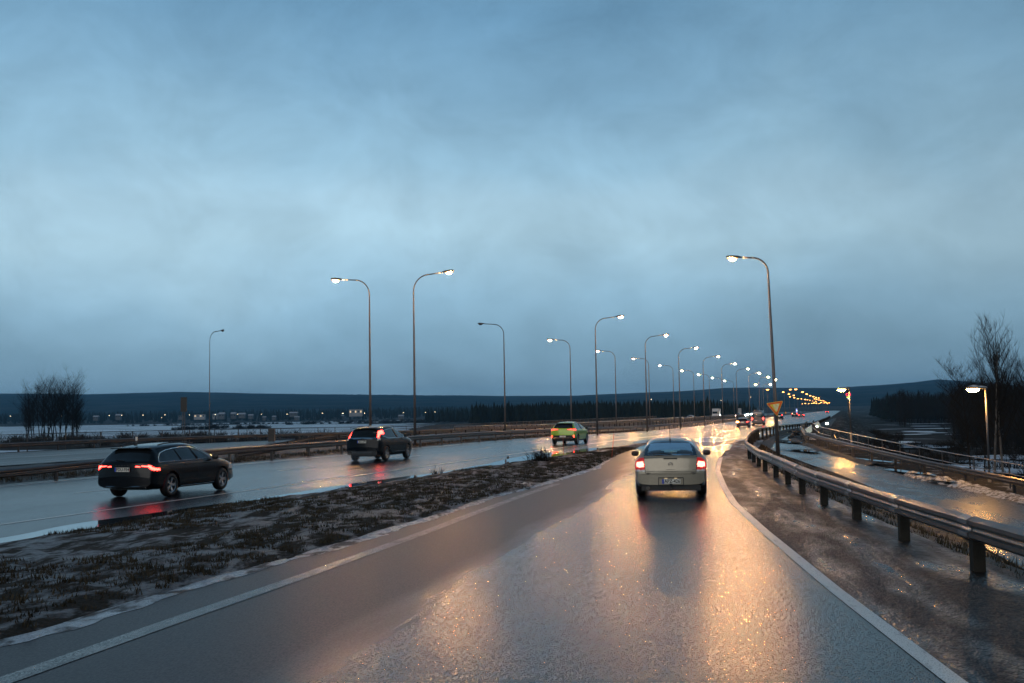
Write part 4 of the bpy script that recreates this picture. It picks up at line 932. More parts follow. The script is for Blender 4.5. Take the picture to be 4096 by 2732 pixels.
# dark SUV ------------------------------------------------------------------
win3 = [(.62, 1.19), (.78, 1.33), (1.05, 1.45), (1.6, 1.51), (2.2, 1.50), (2.6, 1.42), (3.05, 1.20), (3.15, 1.09), (2.5, 1.07), (1.1, 1.08)]
suv = dict(L=4.57, W=1.82, wr=.355, wheels=(.96, 3.58), paint=M['navyp'], bulge=.08, spokes=5,
    top=[(0, .66), (.02, .80), (.06, 1.05), (.13, 1.12), (.22, 1.25), (.34, 1.50), (.42, 1.57), (.9, 1.64), (1.7, 1.67), (2.3, 1.65), (2.7, 1.54), (3.15, 1.30), (3.5, 1.14), (4.0, 1.06), (4.35, .93), (4.54, .7), (4.57, .6)],
    bot=[(0, .40), (.4, .30), (.7, .26), (3.9, .25), (4.57, .32)], belt=[(0, 1.02), (.3, 1.08), (1.2, 1.06), (3.4, 1.02), (4.57, .85)],
    plan=[(0, .90), (.08, .95), (.3, .985), (.8, 1.0), (3.4, 1.0), (4.0, .97), (4.35, .90), (4.57, .78)], roofw=[(0, .70), (.3, .66), (1., .62), (2.4, .60), (3.2, .68), (4.7, .7)],
    parts=[('side_window', 'side', win3, 'glassd', True, 0), ('rear_window', 'rearm', [(0, 1.14), (.66, 1.14), (.56, 1.49), (0, 1.51)], 'glassd', False, .8),
           ('windscreen', 'front', [(0, 1.15), (.72, 1.15), (.60, 1.58), (0, 1.6)], 'glassd', False, 2.3),
           ('tail_light', 'rear', [(.71, 1.12), (.80, 1.12), (.735, 1.42), (.655, 1.46)], 'tail', True, .9),
           ('reversing_light', 'rear', [(.74, 1.0), (.87, 1.0), (.84, 1.10), (.73, 1.10)], 'white', True, .5),
           ('tailgate_chrome', 'rearm', [(0, 1.055), (.45, 1.04), (.55, 1.085), (.70, 1.09), (.70, 1.125), (0, 1.125)], 'chrome', False, .5),
           ('headlight', 'frontall', [(.5, .85), (.88, .85), (.85, 1.0), (.5, .95)], 'white', True, 3.9)],
    plate=('JBX-279', 0, .93, .46, .115), mirror=(3.05, 1.16))
def suv_extra(ys_, xs_):
    o_ = []; rl = lambda pts, off=.006: [(x, ys_(x, z) - off, z) for x, z in pts]
    for s_ in (-1, 1):
        b = MB(); w2 = np.array(win3 + [win3[0]]); b.tube([(s_ * (xs_(y, z) + .006), y, z) for y, z in resample(w2, .08)], .011, 5, False); o_.append((b, 'window_trim', 'chrome', 0))
        o_.append((MB().box((s_ * (xs_(1.75, .98) + .016), 1.75, .99), (.03, .2, .03)), 'door_handle', 'navyp', 0)); o_.append((MB().box((s_ * (xs_(2.7, .98) + .016), 2.7, .98), (.03, .2, .03)), 'door_handle', 'navyp', 0))
        o_.append((MB().tube([(s_ * (xs_(y, .45) + .008), y, .42) for y in (1.45, 2.3, 3.1)], .022, 5), 'sill_trim', 'black', 0))
        o_.append((MB().tube([(s_ * (xs_(yy, zz)), yy, zz) for yy, zz in ((2.25, 1.09), (2.12, 1.49))], .035, 4), 'window_pillar', 'black', 0))
        o_.append((MB().tube([(s_ * .63, .7, 1.62), (s_ * .635, 1.0, 1.655), (s_ * .61, 2.3, 1.655)], .012, 5), 'roof_rail', 'galv', 0))
    b = MB(); b.tube(rl([(-.55, .47), (-.3, .475), (.3, .475), (.55, .47), (.62, .42)], .02), .011, 5); b.tube(rl([(-.5, .415), (.5, .415)], .03), .022, 5); o_.append((b, 'skid_trim', 'galv', 0))
    b = MB(); cy0 = ys_(0, 1.09) - .02; b.tube([(-.05, cy0, 1.06), (-.045, cy0, 1.13)], .007, 4); b.tube([(.05, cy0, 1.06), (.045, cy0, 1.13)], .007, 4); b.tube([(-.045, cy0, 1.095), (.045, cy0, 1.095)], .007, 4); o_.append((b, 'badge', 'black', 0))
    o_.append((MB().box((0, .78, 1.66), (.04, .16, .07), 0, .4), 'roof_fin', 'black', 0))
    o_.append((MB().box((0, .36, 1.57), (1.2, .2, .03)), 'roof_spoiler', 'navyp', 0))
    o_.append((MB().box((0, .05, .42), (1.5, .08, .2)), 'bumper_cladding', 'black', 0))
    return o_
suv['extra'] = suv_extra
c3 = car('suv_car', suv, 'dark blue black SUV with tall upright tail lights, second car on the highway', 'car', .03)
xx = AT(1550, 1830, 52.)[0]; place_by(c3, .90, .96, xx, 52., R(17), 0.002)

# green crossover --------------------------------------------------------------
win4 = [(.62, 1.06), (.80, 1.30), (1.2, 1.40), (2.0, 1.42), (2.5, 1.33), (2.85, 1.12), (2.95, 1.03), (.65, 1.03)]
grn = dict(L=4.15, W=1.79, wr=.34, wheels=(.80, 3.36), paint=M['greenp'], bulge=.07, spokes=5,
    top=[(0, .66), (.02, .80), (.05, .96), (.09, 1.08), (.20, 1.16), (.40, 1.38), (.48, 1.44), (.9, 1.51), (1.6, 1.535), (2.1, 1.51), (2.5, 1.42), (2.95, 1.20), (3.25, 1.07), (3.6, 1.01), (3.95, .88), (4.12, .66), (4.15, .55)],
    bot=[(0, .36), (.4, .28), (.6, .24), (3.5, .23), (4.15, .30)], belt=[(0, .98), (.3, 1.02), (1.2, 1.0), (3.2, .96), (4.15, .8)],
    plan=[(0, .92), (.08, .965), (.3, .99), (.8, 1.0), (3.1, 1.0), (3.7, .97), (4.0, .90), (4.15, .78)], roofw=[(0, .70), (.3, .66), (1., .61), (2.2, .59), (3., .66), (4.2, .7)],
    parts=[('roof', 'side', [(.3, 1.43), (.9, 1.43), (2.4, 1.40), (2.4, 1.6), (.3, 1.6)], 'blackp', False, 0),
           ('side_window', 'side', win4, 'glassd', True, 0), ('rear_window', 'rearm', [(0, 1.11), (.69, 1.11), (.58, 1.40), (0, 1.41)], 'glassd', False, .8),
           ('windscreen', 'front', [(0, 1.08), (.70, 1.08), (.58, 1.46), (0, 1.48)], 'glassd', False, 2.0),
           ('tail_light', 'rear', [(.30, .99), (.92, .985), (.92, 1.09), (.30, 1.075)], 'taildim', True, .40),
           ('lit_lens', 'rear', [(.32, 1.0), (.70, 1.0), (.76, .95), (.87, .95), (.87, 1.05), (.32, 1.045)], 'tailmild', True, .36),
           ('bumper_cladding', 'rear', [(0, 0), (1.0, 0), (1.0, .50), (.84, .46), (.62, .63), (0, .63)], 'black', False, .30),
           ('side_cladding', 'side', [(.2, 0), (4, 0), (4, .34), (.2, .34)], 'black', True, 0),
           ('glowing_reflector', 'rear', [(.74, .52), (.79, .50), (.80, .62), (.76, .64)], 'tail', True, .35),  # no lamp: its emission stands in for light thrown back
           ('headlight', 'frontall', [(.5, .75), (.88, .75), (.85, .9), (.5, .85)], 'white', True, 3.6)],
    plate=('', 0, .555, .46, .115), mirror=(2.8, 1.08), blackmir=True)
def grn_extra(ys_, xs_):
    o_ = []; rl = lambda pts, off=.006: [(x, ys_(x, z) - off, z) for x, z in pts]
    o_.append((MB().tube(rl([(-.70, .36), (-.62, .44), (-.5, .455), (.5, .455), (.62, .44), (.70, .36)], .02), .022, 5), 'skid_trim', 'galv', 0))
    o_.append((MB().tube(rl([(-.62, .68), (-.55, .715), (.55, .715), (.62, .68)], .004), .008, 4), 'hatch_gap', 'black', 0))
    b = MB(); [b.box((x, ys_(x, 1.03) - .006, 1.03), (.022, .01, .022)) for x in (-.09, .09)]; o_.append((b, 'badge', 'chrome', 0))
    o_.append((MB().box((-.05, .9, 1.56), (.04, .14, .07), 0, .4), 'roof_fin', 'black', 0)); o_.append((MB().box((0, .42, 1.44), (1.15, .2, .03)), 'roof_spoiler', 'blackp', 0))
    for s_ in (-1, 1): o_.append((MB().tube([(s_ * (xs_(yy, zz)), yy, zz) for yy, zz in ((1.95, 1.03), (1.85, 1.40))], .035, 4), 'window_pillar', 'black', 0)); o_.append((MB().tube([(s_ * (xs_(y, z) + .005), y, z) for y, z in ((.60, 1.03), (.80, 1.31), (1.2, 1.415), (2.0, 1.43), (2.5, 1.34))], .012, 5), 'window_trim', 'galvd', 0))
    return o_
grn['extra'] = grn_extra
c4 = car('crossover_car', grn, 'bright green crossover with red tail lights driving on the highway', 'car', .034)
xx = AT(2313, 1781, 74.)[0]; place_by(c4, .88, .80, xx, 74., R(18), 0.002)

# distant traffic -----------------------------------------------------------------
def far_spec(kind, paint, tail='tail', head='white'):
    if kind == 'sedan': base = dict(est); H_ = .97
    elif kind == 'suv': base = dict(suv)
    base = dict(base); base['paint'] = paint; base['parts'] = [(a, b, c, (tail if a == 'tail_light' else head if a == 'headlight' else d), e, f) for a, b, c, d, e, f in base['parts']]
    base.pop('extra', None); base['plate'] = ('', 0, .8, .46, .115); return base
M['dimpaint'] = mat('dark wine car paint', (.05, .012, .016), .3, .2, coat=.8, var=.05)
M['greyp'] = mat('grey car paint', (.10, .10, .11), .3, .3, coat=.8, var=.05)
M['palep'] = mat('pale car paint', (.45, .47, .50), .35, .2, coat=.6, var=.05)
sed = far_spec('sedan', M['dimpaint'])
sed['parts'] = [p for p in sed['parts'] if p[0] != 'tail_light'] + [('tail_light', 'rear', [(.62, .80), (.90, .80), (.90, .93), (.62, .93)], 'taildim', True, .4), ('lit_lens', 'rear', [(.66, .82), (.80, .82), (.80, .90), (.66, .90)], 'tail', True, .4), ('indicator', 'rearL', [(.60, .78), (.92, .78), (.92, .94), (.60, .94)], 'amber', False, .4)]
c5 = car('sedan_car', sed, 'dark red car with its left amber indicator glowing, in the spray behind the van', 'car', .07)
def put_car(o, px, Y, h, dx=0): o.location = (AT(px, 1640, Y)[0] + dx, Y, float(gz(Y)) + .002); o.rotation_euler = (0, 0, -h)
put_car(c5, 2968, 165, R(16))
van = dict(L=5.6, W=2.02, wr=.35, wheels=(1.2, 4.5), paint=M['greyp'], bulge=.05,
    top=[(0, .70), (.01, 1.0), (.03, 1.6), (.08, 2.2), (.16, 2.38), (.5, 2.46), (3.8, 2.46), (4.2, 2.35), (4.7, 1.75), (4.95, 1.35), (5.4, 1.15), (5.58, .8), (5.6, .6)],
    bot=[(0, .45), (.6, .33), (5.0, .3), (5.6, .35)], belt=[(0, 1.3), (4.5, 1.3), (5.6, 1.0)], plan=[(0, .95), (.1, .98), (.5, 1.), (4.7, 1.), (5.3, .92), (5.6, .8)], roofw=[(0, .86), (4., .84), (5.6, .85)],
    parts=[('rear_window', 'rearm', [(0, 1.42), (.84, 1.42), (.78, 2.0), (0, 2.02)], 'glassd', False, .6), ('side_window', 'side', [(.5, 1.42), (.5, 1.95), (4.2, 1.95), (4.7, 1.42)], 'glassd', True, 0),
           ('tail_light', 'rear', [(.84, 1.0), (1.02, 1.0), (1.02, 1.34), (.84, 1.34)], 'tail', True, .4), ('windscreen', 'front', [(0, 1.4), (.8, 1.4), (.78, 2.2), (0, 2.2)], 'glassd', False, 4.0)],
    plate=('', -.3, .85, .46, .115), mirror=(4.6, 1.45))
van['extra'] = lambda ys_, xs_: [(MB().box((-.2, 1.6, 2.56), (.9, 1.8, .22), 0, .85), 'roof_box', 'greyp', 0), (MB().tube([(.55, .3, 2.56), (.9, 1.2, 2.53)], .05, 6), 'roof_ladder', 'galv', 0), (MB().box((0, 0.0, 1.30), (1.7, .03, .05)), 'trim_strip', 'black', 0)]
c6 = car('van', van, 'tall grey van with load on its roof and red tail lights in the distance', 'van', .08); put_car(c6, 3029, 183, R(16.5))
fs1 = far_spec('suv', M['blackp']); c7 = car('suv_car', fs1, 'distant dark SUV with tail lights right behind the give way sign pole', 'car', .11); put_car(c7, 3116, 283, R(17))
c8 = copy_tree(c7); tag(c8, 'distant dark car with an amber light, left one of the pair before the lamps swarm', 'car'); put_car(c8, 3177, 352, R(17))
fr_ = far_spec('sedan', M['dimpaint']); c9 = car('sedan_car', fr_, 'distant car with a wide red glow, right one of the pair', 'car', .12); put_car(c9, 3204, 338, R(17))
c10 = copy_tree(c9); tag(c10, 'farthest red lit car, at the right end of the rising highway', 'car'); put_car(c10, 3308, 640, R(17))
on = far_spec('sedan', M['greyp'], 'taildim', 'headlight'); c11 = car('sedan_car', on, 'oncoming car with glaring white headlights, nearest of the three', 'car', .12)
def put_on(o, px, Y): o.location = (AT(px, 1640, Y)[0], Y, float(gz(Y)) + .002); o.rotation_euler = (0, 0, math.pi - R(17))
put_on(c11, 2954, 430)
for px, Y, lab in ((2980, 450, 'oncoming car with glaring white headlights, middle of the three'), (3001, 500, 'oncoming car with glaring white headlights, hidden half behind the van')):
    o = copy_tree(c11); tag(o, lab, 'car'); put_on(o, px, Y)
gy = far_spec('sedan', M['palep'], 'taildim', 'white'); c12 = car('sedan_car', gy, 'pale car on the opposite carriageway, only its roof showing over the railing', 'car', .12); put_on(c12, 2766, 300)
# box truck
tr = empty('box_truck', (0, 0, 0), 0, 'pale box truck on the opposite carriageway behind the railing', 'truck')
MB().box((0, 3.0, 2.1), (2.5, 5.6, 2.5)).build('cargo_box', M['palep'], tr); MB().box((0, -.9, 1.5), (2.3, 1.9, 2.0), 0, .9).build('cab', M['palep'], tr); MB().box((0, 2, .7), (2.2, 7.2, .3)).build('chassis', M['black'], tr)
MB().box((0, -1.86, 1.9), (1.9, .04, .8)).build('windscreen', M['glassd'], tr)
wv, wf = wheel_mesh(.48, .3); wme = mesh('wheel', wv, wf, M['rubber'])
for yy in (-1, 4.6):
    for s_ in (-1, 1): o = link(bpy.data.objects.new('wheel', wme), tr); o.location = (s_ * 1.05, yy, .48)
tr.location = (AT(2862, 1640, 400)[0], 400, float(gz(400))); tr.rotation_euler = (0, 0, -R(17))

# ---------------------------------------------------------------- vegetation
def bare_tree(H, seed, levels=4, spread=.5, trunk_r=.12, m_t='twig', m_b='twig', stems=1, droop=0, split=4):
    rd = random.Random(seed); tb = MB(); bb = MB()
    def grow(p, d, ln, r, lv, mb):
        n = 4 if lv < 2 else 3; pts = [p]; q = np.array(p); dd = np.array(d, float)
        for i in range(n):
            dd = dd + np.array([rd.gauss(0, .10 if lv else .035), rd.gauss(0, .10 if lv else .035), rd.gauss(.02, .05) + (.06 if lv == 0 else .05)]); dd /= np.linalg.norm(dd); q = q + dd * ln / n; pts.append(q.copy())
        rads = np.linspace(r, r * (.35 if lv else .25), n + 1); mb.tube(pts, rads, 5 if lv == 0 else 3, False)
        if lv >= levels: return
        cnt = (split * 3 if lv == 0 else split)
        for k in range(cnt):
            t_ = rd.uniform(.28 if lv == 0 else .2, 1.0); i = min(int(t_ * n), n - 1); b = pts[i] + (pts[i + 1] - pts[i]) * (t_ * n - i)
            a = rd.uniform(0, 2 * math.pi); side = np.array([math.cos(a), math.sin(a), 0]); nd = dd * (1 - spread) + side * spread + np.array([0, 0, .25 - droop]); nd /= np.linalg.norm(nd)
            grow(b, nd, ln * (.42 if lv == 0 else .5) * rd.uniform(.6, 1.15) * (1.15 - .5 * t_ if lv == 0 else 1), max(r * .38 * (1.1 - .5 * t_), .006), lv + 1, bb)
    for s_ in range(stems):
        a = rd.uniform(0, 6.28); ln = H * rd.uniform(.75, 1) if stems > 1 else H
        grow(np.array([rd.uniform(-.4, .4) * (stems > 1), rd.uniform(-.4, .4) * (stems > 1), -.3]), np.array([math.cos(a) * .12 * (stems > 1), math.sin(a) * .12 * (stems > 1), 1.]), ln, trunk_r, 0, tb)
    return tb, bb
def tree_obj(loc, tb, bb, label, group=None, mt='twig', name='bare_tree'):
    root = empty(name, loc, 0, label, 'tree', group); tb.build('trunk', M[mt], root); bb.build('crown', M['twig'], root); return root
# birches on the right
tb, bb = bare_tree(9.4, 5, 3, .42, .10, split=8); t_ = tree_obj(AT(3963, 1624, 74)[:2] + (-3.2,), tb, bb, 'tall bare birch right of the low lamp, left one of the two pale trunks', 'right bank birches', 'bark', 'birch_tree')
tb, bb = bare_tree(9.6, 11, 3, .40, .10, split=8); tree_obj(AT(4002, 1624, 78)[:2] + (-3.4,), tb, bb, 'tall bare birch right of the low lamp, right one of the two pale trunks', 'right bank birches', 'bark', 'birch_tree')
tb, bb = bare_tree(7.0, 21, 3, .55, .07, split=8); tree_obj(AT(3872, 1624, 72)[:2] + (-3.0,), tb, bb, 'smaller spreading bare tree rising behind the hood of the low lamp', None, 'twig')
tb, bb = bare_tree(7.8, 31, 3, .5, .09, split=8); tree_obj(AT(4100, 1624, 76)[:2] + (-3.2,), tb, bb, 'bare tree cut off by the right edge of the picture', None, 'twig')
tb, bb = bare_tree(7.4, 37, 3, .5, .08, split=8); tree_obj(AT(3925, 1624, 90)[:2] + (-3.6,), tb, bb, 'bare tree between the low lamp and the two birches, set further back', None, 'twig')
# willow clump on the left island
sp_ = [(138, 1530), (168, 1508), (190, 1496), (214, 1514), (238, 1490), (262, 1508), (288, 1535), (115, 1580), (308, 1575)]
lab = ['left', 'left middle', 'tall left', 'middle', 'tallest', 'right middle', 'right', 'low outer left', 'low outer right']
for i, (px, py) in enumerate(sp_):
    Y = 296 + (i * 7) % 13; x, _, zt = AT(px, py, Y); zb = -4.4; tb, bb = bare_tree((zt - zb) * .92, 50 + i, 3, .55, .16, stems=3, split=7)
    tree_obj((x, Y, zb), tb, bb, f'bare tree of the riverside clump at the far left, the {lab[i]} one', 'riverside tree clump', 'twig')
# woods: many merged low detail trees
def conifer(rd, H):
    v = []; f = []; tiers = 4; n = 6
    for t in range(tiers):
        z0 = H * (.12 + .2 * t); z1 = min(H, z0 + H * .38); r_ = H * .17 * (1 - t / (tiers + .4)) * rd.uniform(.85, 1.15); b = len(v); v.append((0, 0, z1 if t < tiers - 1 else H))
        for j in range(n): q = 2 * math.pi * (j + rd.random() * .6) / n; rr = r_ * rd.uniform(.7, 1.2); v.append((rr * math.cos(q), rr * math.sin(q), z0 + rd.uniform(-.03, .03) * H))
        f += [(b, b + 1 + j, b + 1 + (j + 1) % n) for j in range(n)]
    return np.array(v), f
def leafless(rd, H, n=34):
    """thin upright stems and fans of twigs"""
    v = []; f = []
    def tri(p, q, w): b = len(v); v.extend([(p[0] - w, p[1], p[2]), (p[0] + w, p[1], p[2]), (q[0], q[1], q[2])]); f.append((b, b + 1, b + 2))
    tri((0, 0, -.5), (rd.uniform(-.4, .4), 0, H), .09)
    for i in range(n):
        z = H * rd.uniform(.12, .95); a = rd.uniform(0, 6.28); l = (H - z) * .35 + H * .10; q = (math.cos(a) * l * .6, math.sin(a) * l * .6, z + l * rd.uniform(.5, 1.1)); tri((0, 0, z), q, .035 + .02 * rd.random())
        for _ in range(3): k = rd.uniform(.3, .9); p = (q[0] * k, q[1] * k, z + (q[2] - z) * k); tri(p, (p[0] + rd.gauss(0, .5), p[1] + rd.gauss(0, .5), p[2] + rd.uniform(.2, 1.2)), .03)
    return np.array(v), f
def wood(name, pts, m_, label, maker, variants=6):
    rd = random.Random(len(pts)); protos = [maker(rd, 1.0 if maker is conifer else 10.) for _ in range(variants)]; V_ = []; F_ = []; n = 0
    for x, y, z, H in pts:
        v, f = protos[rd.randrange(variants)]; a = rd.uniform(0, 6.28); c, s = math.cos(a), math.sin(a); k = H / (1.0 if maker is conifer else 10.)
        V_.append(np.c_[(v[:, 0] * c - v[:, 1] * s) * k + x, (v[:, 0] * s + v[:, 1] * c) * k + y, v[:, 2] * k + z]); F_.append(np.array(f) + n); n += len(v)
    o = link(bpy.data.objects.new(name, mesh(name, np.vstack(V_), np.vstack(F_).tolist(), m_))); return tag(o, label, 'trees', None, 'stuff')
def scatter(n, px0, px1, Y0, Y1, H0_, H1_, cond=None):
    out_ = []
    while len(out_) < n:
        px = random.uniform(px0, px1); Y = random.uniform(Y0 ** .5, Y1 ** .5) ** 2; x = (px - CX) / FPX * Y
        if cond and not cond(px, Y, x): continue
        out_.append((x, Y, float(terrain(np.array([x]), np.array([Y]))[0]), random.uniform(H0_, H1_)))
    return out_
offroad = lambda px, Y, x: (tval(x, Y) > 14) or (tval(x, Y) < -75)
rightc = lambda px, Y, x: tval(x, Y) > (16 if Y > 150 else 22) and not (3610 < px < 3800 and Y < 420) and not (3300 < px < 3380 and Y < 200)
wood('conifer_wood', scatter(1500, 1880, 3330, 620, 1000, 9, 15, offroad), M['conifer'], 'dark conifer wood beyond the highway lamps in front of the hills', conifer)
wood('conifer_wood', scatter(500, 1700, 2300, 900, 1400, 7, 14, offroad) + scatter(700, 2020, 2950, 560, 620, 7, 13, offroad), M['conifer'], 'nearer edge of the dark conifer wood behind the bridge railing', conifer)
wood('bare_wood', scatter(2400, 3270, 4500, 240, 620, 9, 13.5, rightc), M['twig'], 'leafless dark wood on the right bank below the hill', leafless)
wood('bare_wood', scatter(700, 3240, 4400, 105, 280, 3.5, 8, lambda a, b, c: rightc(a, b, c) and not (3580 < a < 3800)), M['twig'], 'loose leafless thicket between the right railing and the wood', leafless)
wood('mixed_wood', scatter(900, 3290, 4600, 480, 800, 10, 15, rightc), M['conifer'], 'dark spruces filling the back of the right bank wood', conifer)
wood('shore_wood', scatter(2600, -700, 2500, 1700, 2650, 10, 19), M['conifer'], 'long dark wood along the far river shore', conifer)
for px, py, lb_ in ((2778, 1581, 'left'), (2829, 1578, 'right')):
    Y = 560; x, _, zt = AT(px, py, Y); v, f = conifer(random.Random(px), zt + 4.6); root = empty('spruce_tree', (x, Y, -4.6), 0, f'tall dark spruce standing above the wood between the lamp poles, {lb_} one of two', 'tree', 'two tall spruces')
    MB().add(v * np.array((1, 1, 1)), f).build('crown', M['conifer'], root); MB().tube([(0, 0, -.2), (0, 0, 3)], .2, 6).build('trunk', M['twig'], root)
# bushes
def bush_pts(rd, r, n):
    v = []; f = []
    for i in range(n):
        a = rd.uniform(0, 6.28); b = rd.uniform(.1, 1.5); l = r * rd.uniform(.5, 1.1); d = np.array((math.cos(a) * math.cos(b), math.sin(a) * math.cos(b), math.sin(b) * .9)); o_ = np.array((rd.gauss(0, .3) * r, rd.gauss(0, .3) * r, 0)); p = o_ + d * l
        w = np.array((-math.sin(a), math.cos(a), 0)) * r * .04; k = len(v); v += [o_ - w, o_ + w, p]; f.append((k, k + 1, k + 2))
        for _ in range(2): q = o_ + d * l * rd.uniform(.4, .9); e = q + np.array((rd.gauss(0, .3), rd.gauss(0, .3), abs(rd.gauss(.2, .2)))) * r; k = len(v); v += [q - w * .8, q + w * .8, e]; f.append((k, k + 1, k + 2))
    return np.array(v), f
def brush(name, items, label, m_='brush', n=60, cat='bushes'):
    rd = random.Random(3); P_ = [bush_pts(rd, 1., n) for _ in range(5)]; V_ = []; F_ = []; k = 0
    for x, y, z, r_ in items:
        v, f = P_[rd.randrange(5)]; a = rd.uniform(0, 6.28); c, s = math.cos(a), math.sin(a); V_.append(np.c_[(v[:, 0] * c - v[:, 1] * s) * r_ + x, (v[:, 0] * s + v[:, 1] * c) * r_ + y, v[:, 2] * r_ + z]); F_.append(np.array(f) + k); k += len(v)
    return tag(link(bpy.data.objects.new(name, mesh(name, np.vstack(V_), np.vstack(F_).tolist(), M[m_]))), label, cat, None, 'stuff')
it = []
for cx_, cy_, rx, ry_, h in ISL:
    for _ in range(90): a = random.uniform(0, 6.28); k = math.sqrt(random.random()); x, y = cx_ + rx * .85 * k * math.cos(a), cy_ + ry_ * .85 * k * math.sin(a); it.append((x, y, float(terrain(np.array([x]), np.array([y]))[0]), random.uniform(1.3, 3.4)))
brush('island_bushes', it, 'dark leafless bushes covering the low river islands', n=50)
it = []
for _ in range(900):
    Y = random.uniform(60, 260); x = float(Xr2(np.array(Y))) + random.uniform(4, 70) + .02 * Y; px = CX + x / Y * FPX
    if 3600 < px < 3810 and Y > 190: continue
    it.append((x, Y, float(terrain(np.array([x]), np.array([Y]))[0]), random.uniform(.7, 1.7)))
brush('bank_brush', it, 'tangled leafless brush on the bank below the right railing', n=46)
it = []
for _ in range(240):
    s_ = random.uniform(40, 330); x, y = RT(s_, -62 - random.random() * 12); it.append((x, y, float(terrain(np.array([x]), np.array([y]))[0]), random.uniform(.6, 1.6)))
brush('shore_brush', it, 'low dark reeds and brush below the outer fence', n=40)
# grass tufts on the gore verge and medians
def tufts(name, pts, label, h=.06, blades=14):
    v = []; f = []
    for x, y, z, s_ in pts:
        for _ in range(blades):
            a = random.uniform(0, 6.28); px, py = x + random.gauss(0, .07) * s_, y + random.gauss(0, .07) * s_; l = h * s_ * random.uniform(.5, 1.3); w = .008 + .004 * s_; k = len(v)
            v += [(px - w * math.sin(a), py + w * math.cos(a), z - .02), (px + w * math.sin(a), py - w * math.cos(a), z - .02), (px + math.cos(a) * l * .7, py + math.sin(a) * l * .7, z + l)]; f.append((k, k + 1, k + 2))
    return tag(link(bpy.data.objects.new(name, mesh(name, v, f, M['grass']))), label, 'grass', None, 'stuff')
vco = np.array([vv.co[:] for vv in verge.data.vertices]).reshape(len(vy), 26, 3)
pts = []
while len(pts) < 4200:
    i = random.randrange(len(vy)); j = random.randrange(1, 25); 
    if vy[i] < 8 or (vy[i] > 30 and random.random() < .35): continue
    c = vco[i, j]; dens = fbm(c[0] * .8, c[1] * .35, 44)
    if dens < .50 and not (j > 16 and random.random() < .9): continue
    if vy[i] > 64: continue
    pts.append((c[0] + random.uniform(-.15, .15), c[1] + random.uniform(-.17, .17), c[2], random.uniform(.5, 1.1)))
tufts('grass', pts, 'short dead grass on the strip between slip road and highway')
pts = []
for _ in range(2600):
    s_ = random.uniform(26, 150); x, y = RT(s_, random.uniform(-30.5, -28.5)); pts.append((x, y, float(terrain(np.array([x]), np.array([y]))[0]), random.uniform(.7, 1.5)))
for _ in range(1800):
    y = random.uniform(10, 70); a, b = float(Xn(y)) + .3, float(Xpl(np.array(y))) - .2; x = a + (b - a) * random.random() ** 1.4; pts.append((x, y, float(terrain(np.array([x]), np.array([y]))[0]), random.uniform(.5, 1.2)))
tufts('grass', pts, 'dead grass under the guardrails and on the bank behind the near one', h=.13, blades=8)

# ---------------------------------------------------------------- small things on the verge
def vz(x, y): 
    d = (vco[..., 0] - x) ** 2 + (vco[..., 1] - y) ** 2; return float(vco[..., 2].reshape(-1)[np.argmin(d)])
M['stick'] = mat('orange marker stick', (.42, .07, .03), .6, var=.1)
for a, b, lb_ in (((2254, 1823), (2252, 1735), 'thin red snow stick upright in the verge in front of the green car'), ((2446, 1834), (2456, 1731), 'thin red snow stick leaning right near the tip of the verge')):
    x, y, _ = PX(*a); z = vz(x, y); x2, _, z2 = AT(b[0], b[1], y); MB().tube([(0, 0, -.1), (x2 - x, 0, z2 - z)], [.013, .009], 5).build('snow_stick', M['stick'], None, loc=(x, y, z)); tag(bpy.data.objects[[o.name for o in COL.objects if o.name.startswith('snow_stick')][-1]], lb_, 'marker stick')
x, y, _ = PX(2165, 1868); z = vz(x, y); b = MB(); v, f = bush_pts(random.Random(2), .62, 110); b.add(v, f); root = empty('verge_bush', (x, y, z), 0, 'single small leafless bush beside the puddle on the verge', 'bush'); b.build('crown', M['brush'], root); MB().tube([(0, 0, -.1), (.02, 0, .5)], .02, 5).build('trunk', M['twig'], root)
x, y, _ = PX(1748, 1900); z = vz(x, y); b = MB(); v, f = bush_pts(random.Random(8), .33, 40); b.add(v, f); o = b.build('weed_tuft', M['brush'], None, loc=(x, y, z)); tag(o, 'tiny dark weed at the water edge of the verge', 'weed')
x, y, _ = PX(2032, 1853); o = MB().box((0, 0, .12), (.10, .08, .34)).build('marker_block', M['galvd'], None, loc=(x, y, vz(x, y))); tag(o, 'short grey stub post standing in the water by the verge', 'stub post')
def lump(r_, seed, n=9, flat=.7):
    v = [(0, 0, r_ * flat)]; f = []; rd = random.Random(seed)
    for i in range(1, 6):
        ph = math.pi / 2 * i / 5
        for j in range(n): q = 2 * math.pi * j / n; k = r_ * rd.uniform(.82, 1.15); v.append((k * math.sin(ph) * math.cos(q), k * math.sin(ph) * math.sin(q), k * flat * math.cos(ph) - .03 * (i == 5)))
    f += [(0, 1 + j, 1 + (j + 1) % n) for j in range(n)]; f += [(1 + i * n + j, 1 + (i + 1) * n + j, 1 + (i + 1) * n + (j + 1) % n, 1 + i * n + (j + 1) % n) for i in range(4) for j in range(n)]
    return v, f
x, y, _ = PX(2418, 1813); v, f = lump(.22, 3); o = MB().add(v, f).build('snow_lump', M['snow'], None, True, (x, y, .02)); tag(o, 'white snow lump at the tip of the verge', 'snow lump')
x, y, _ = PX(2100, 1948); v, f = lump(.5, 9, 11, .22); o = MB().add(np.array(v) * (.5, 2.2, 1), f).build('snow_lump', M['snow'], None, True, (x, y, .01)); tag(o, 'flat pale snow slab on the slip road edge of the verge', 'snow lump')
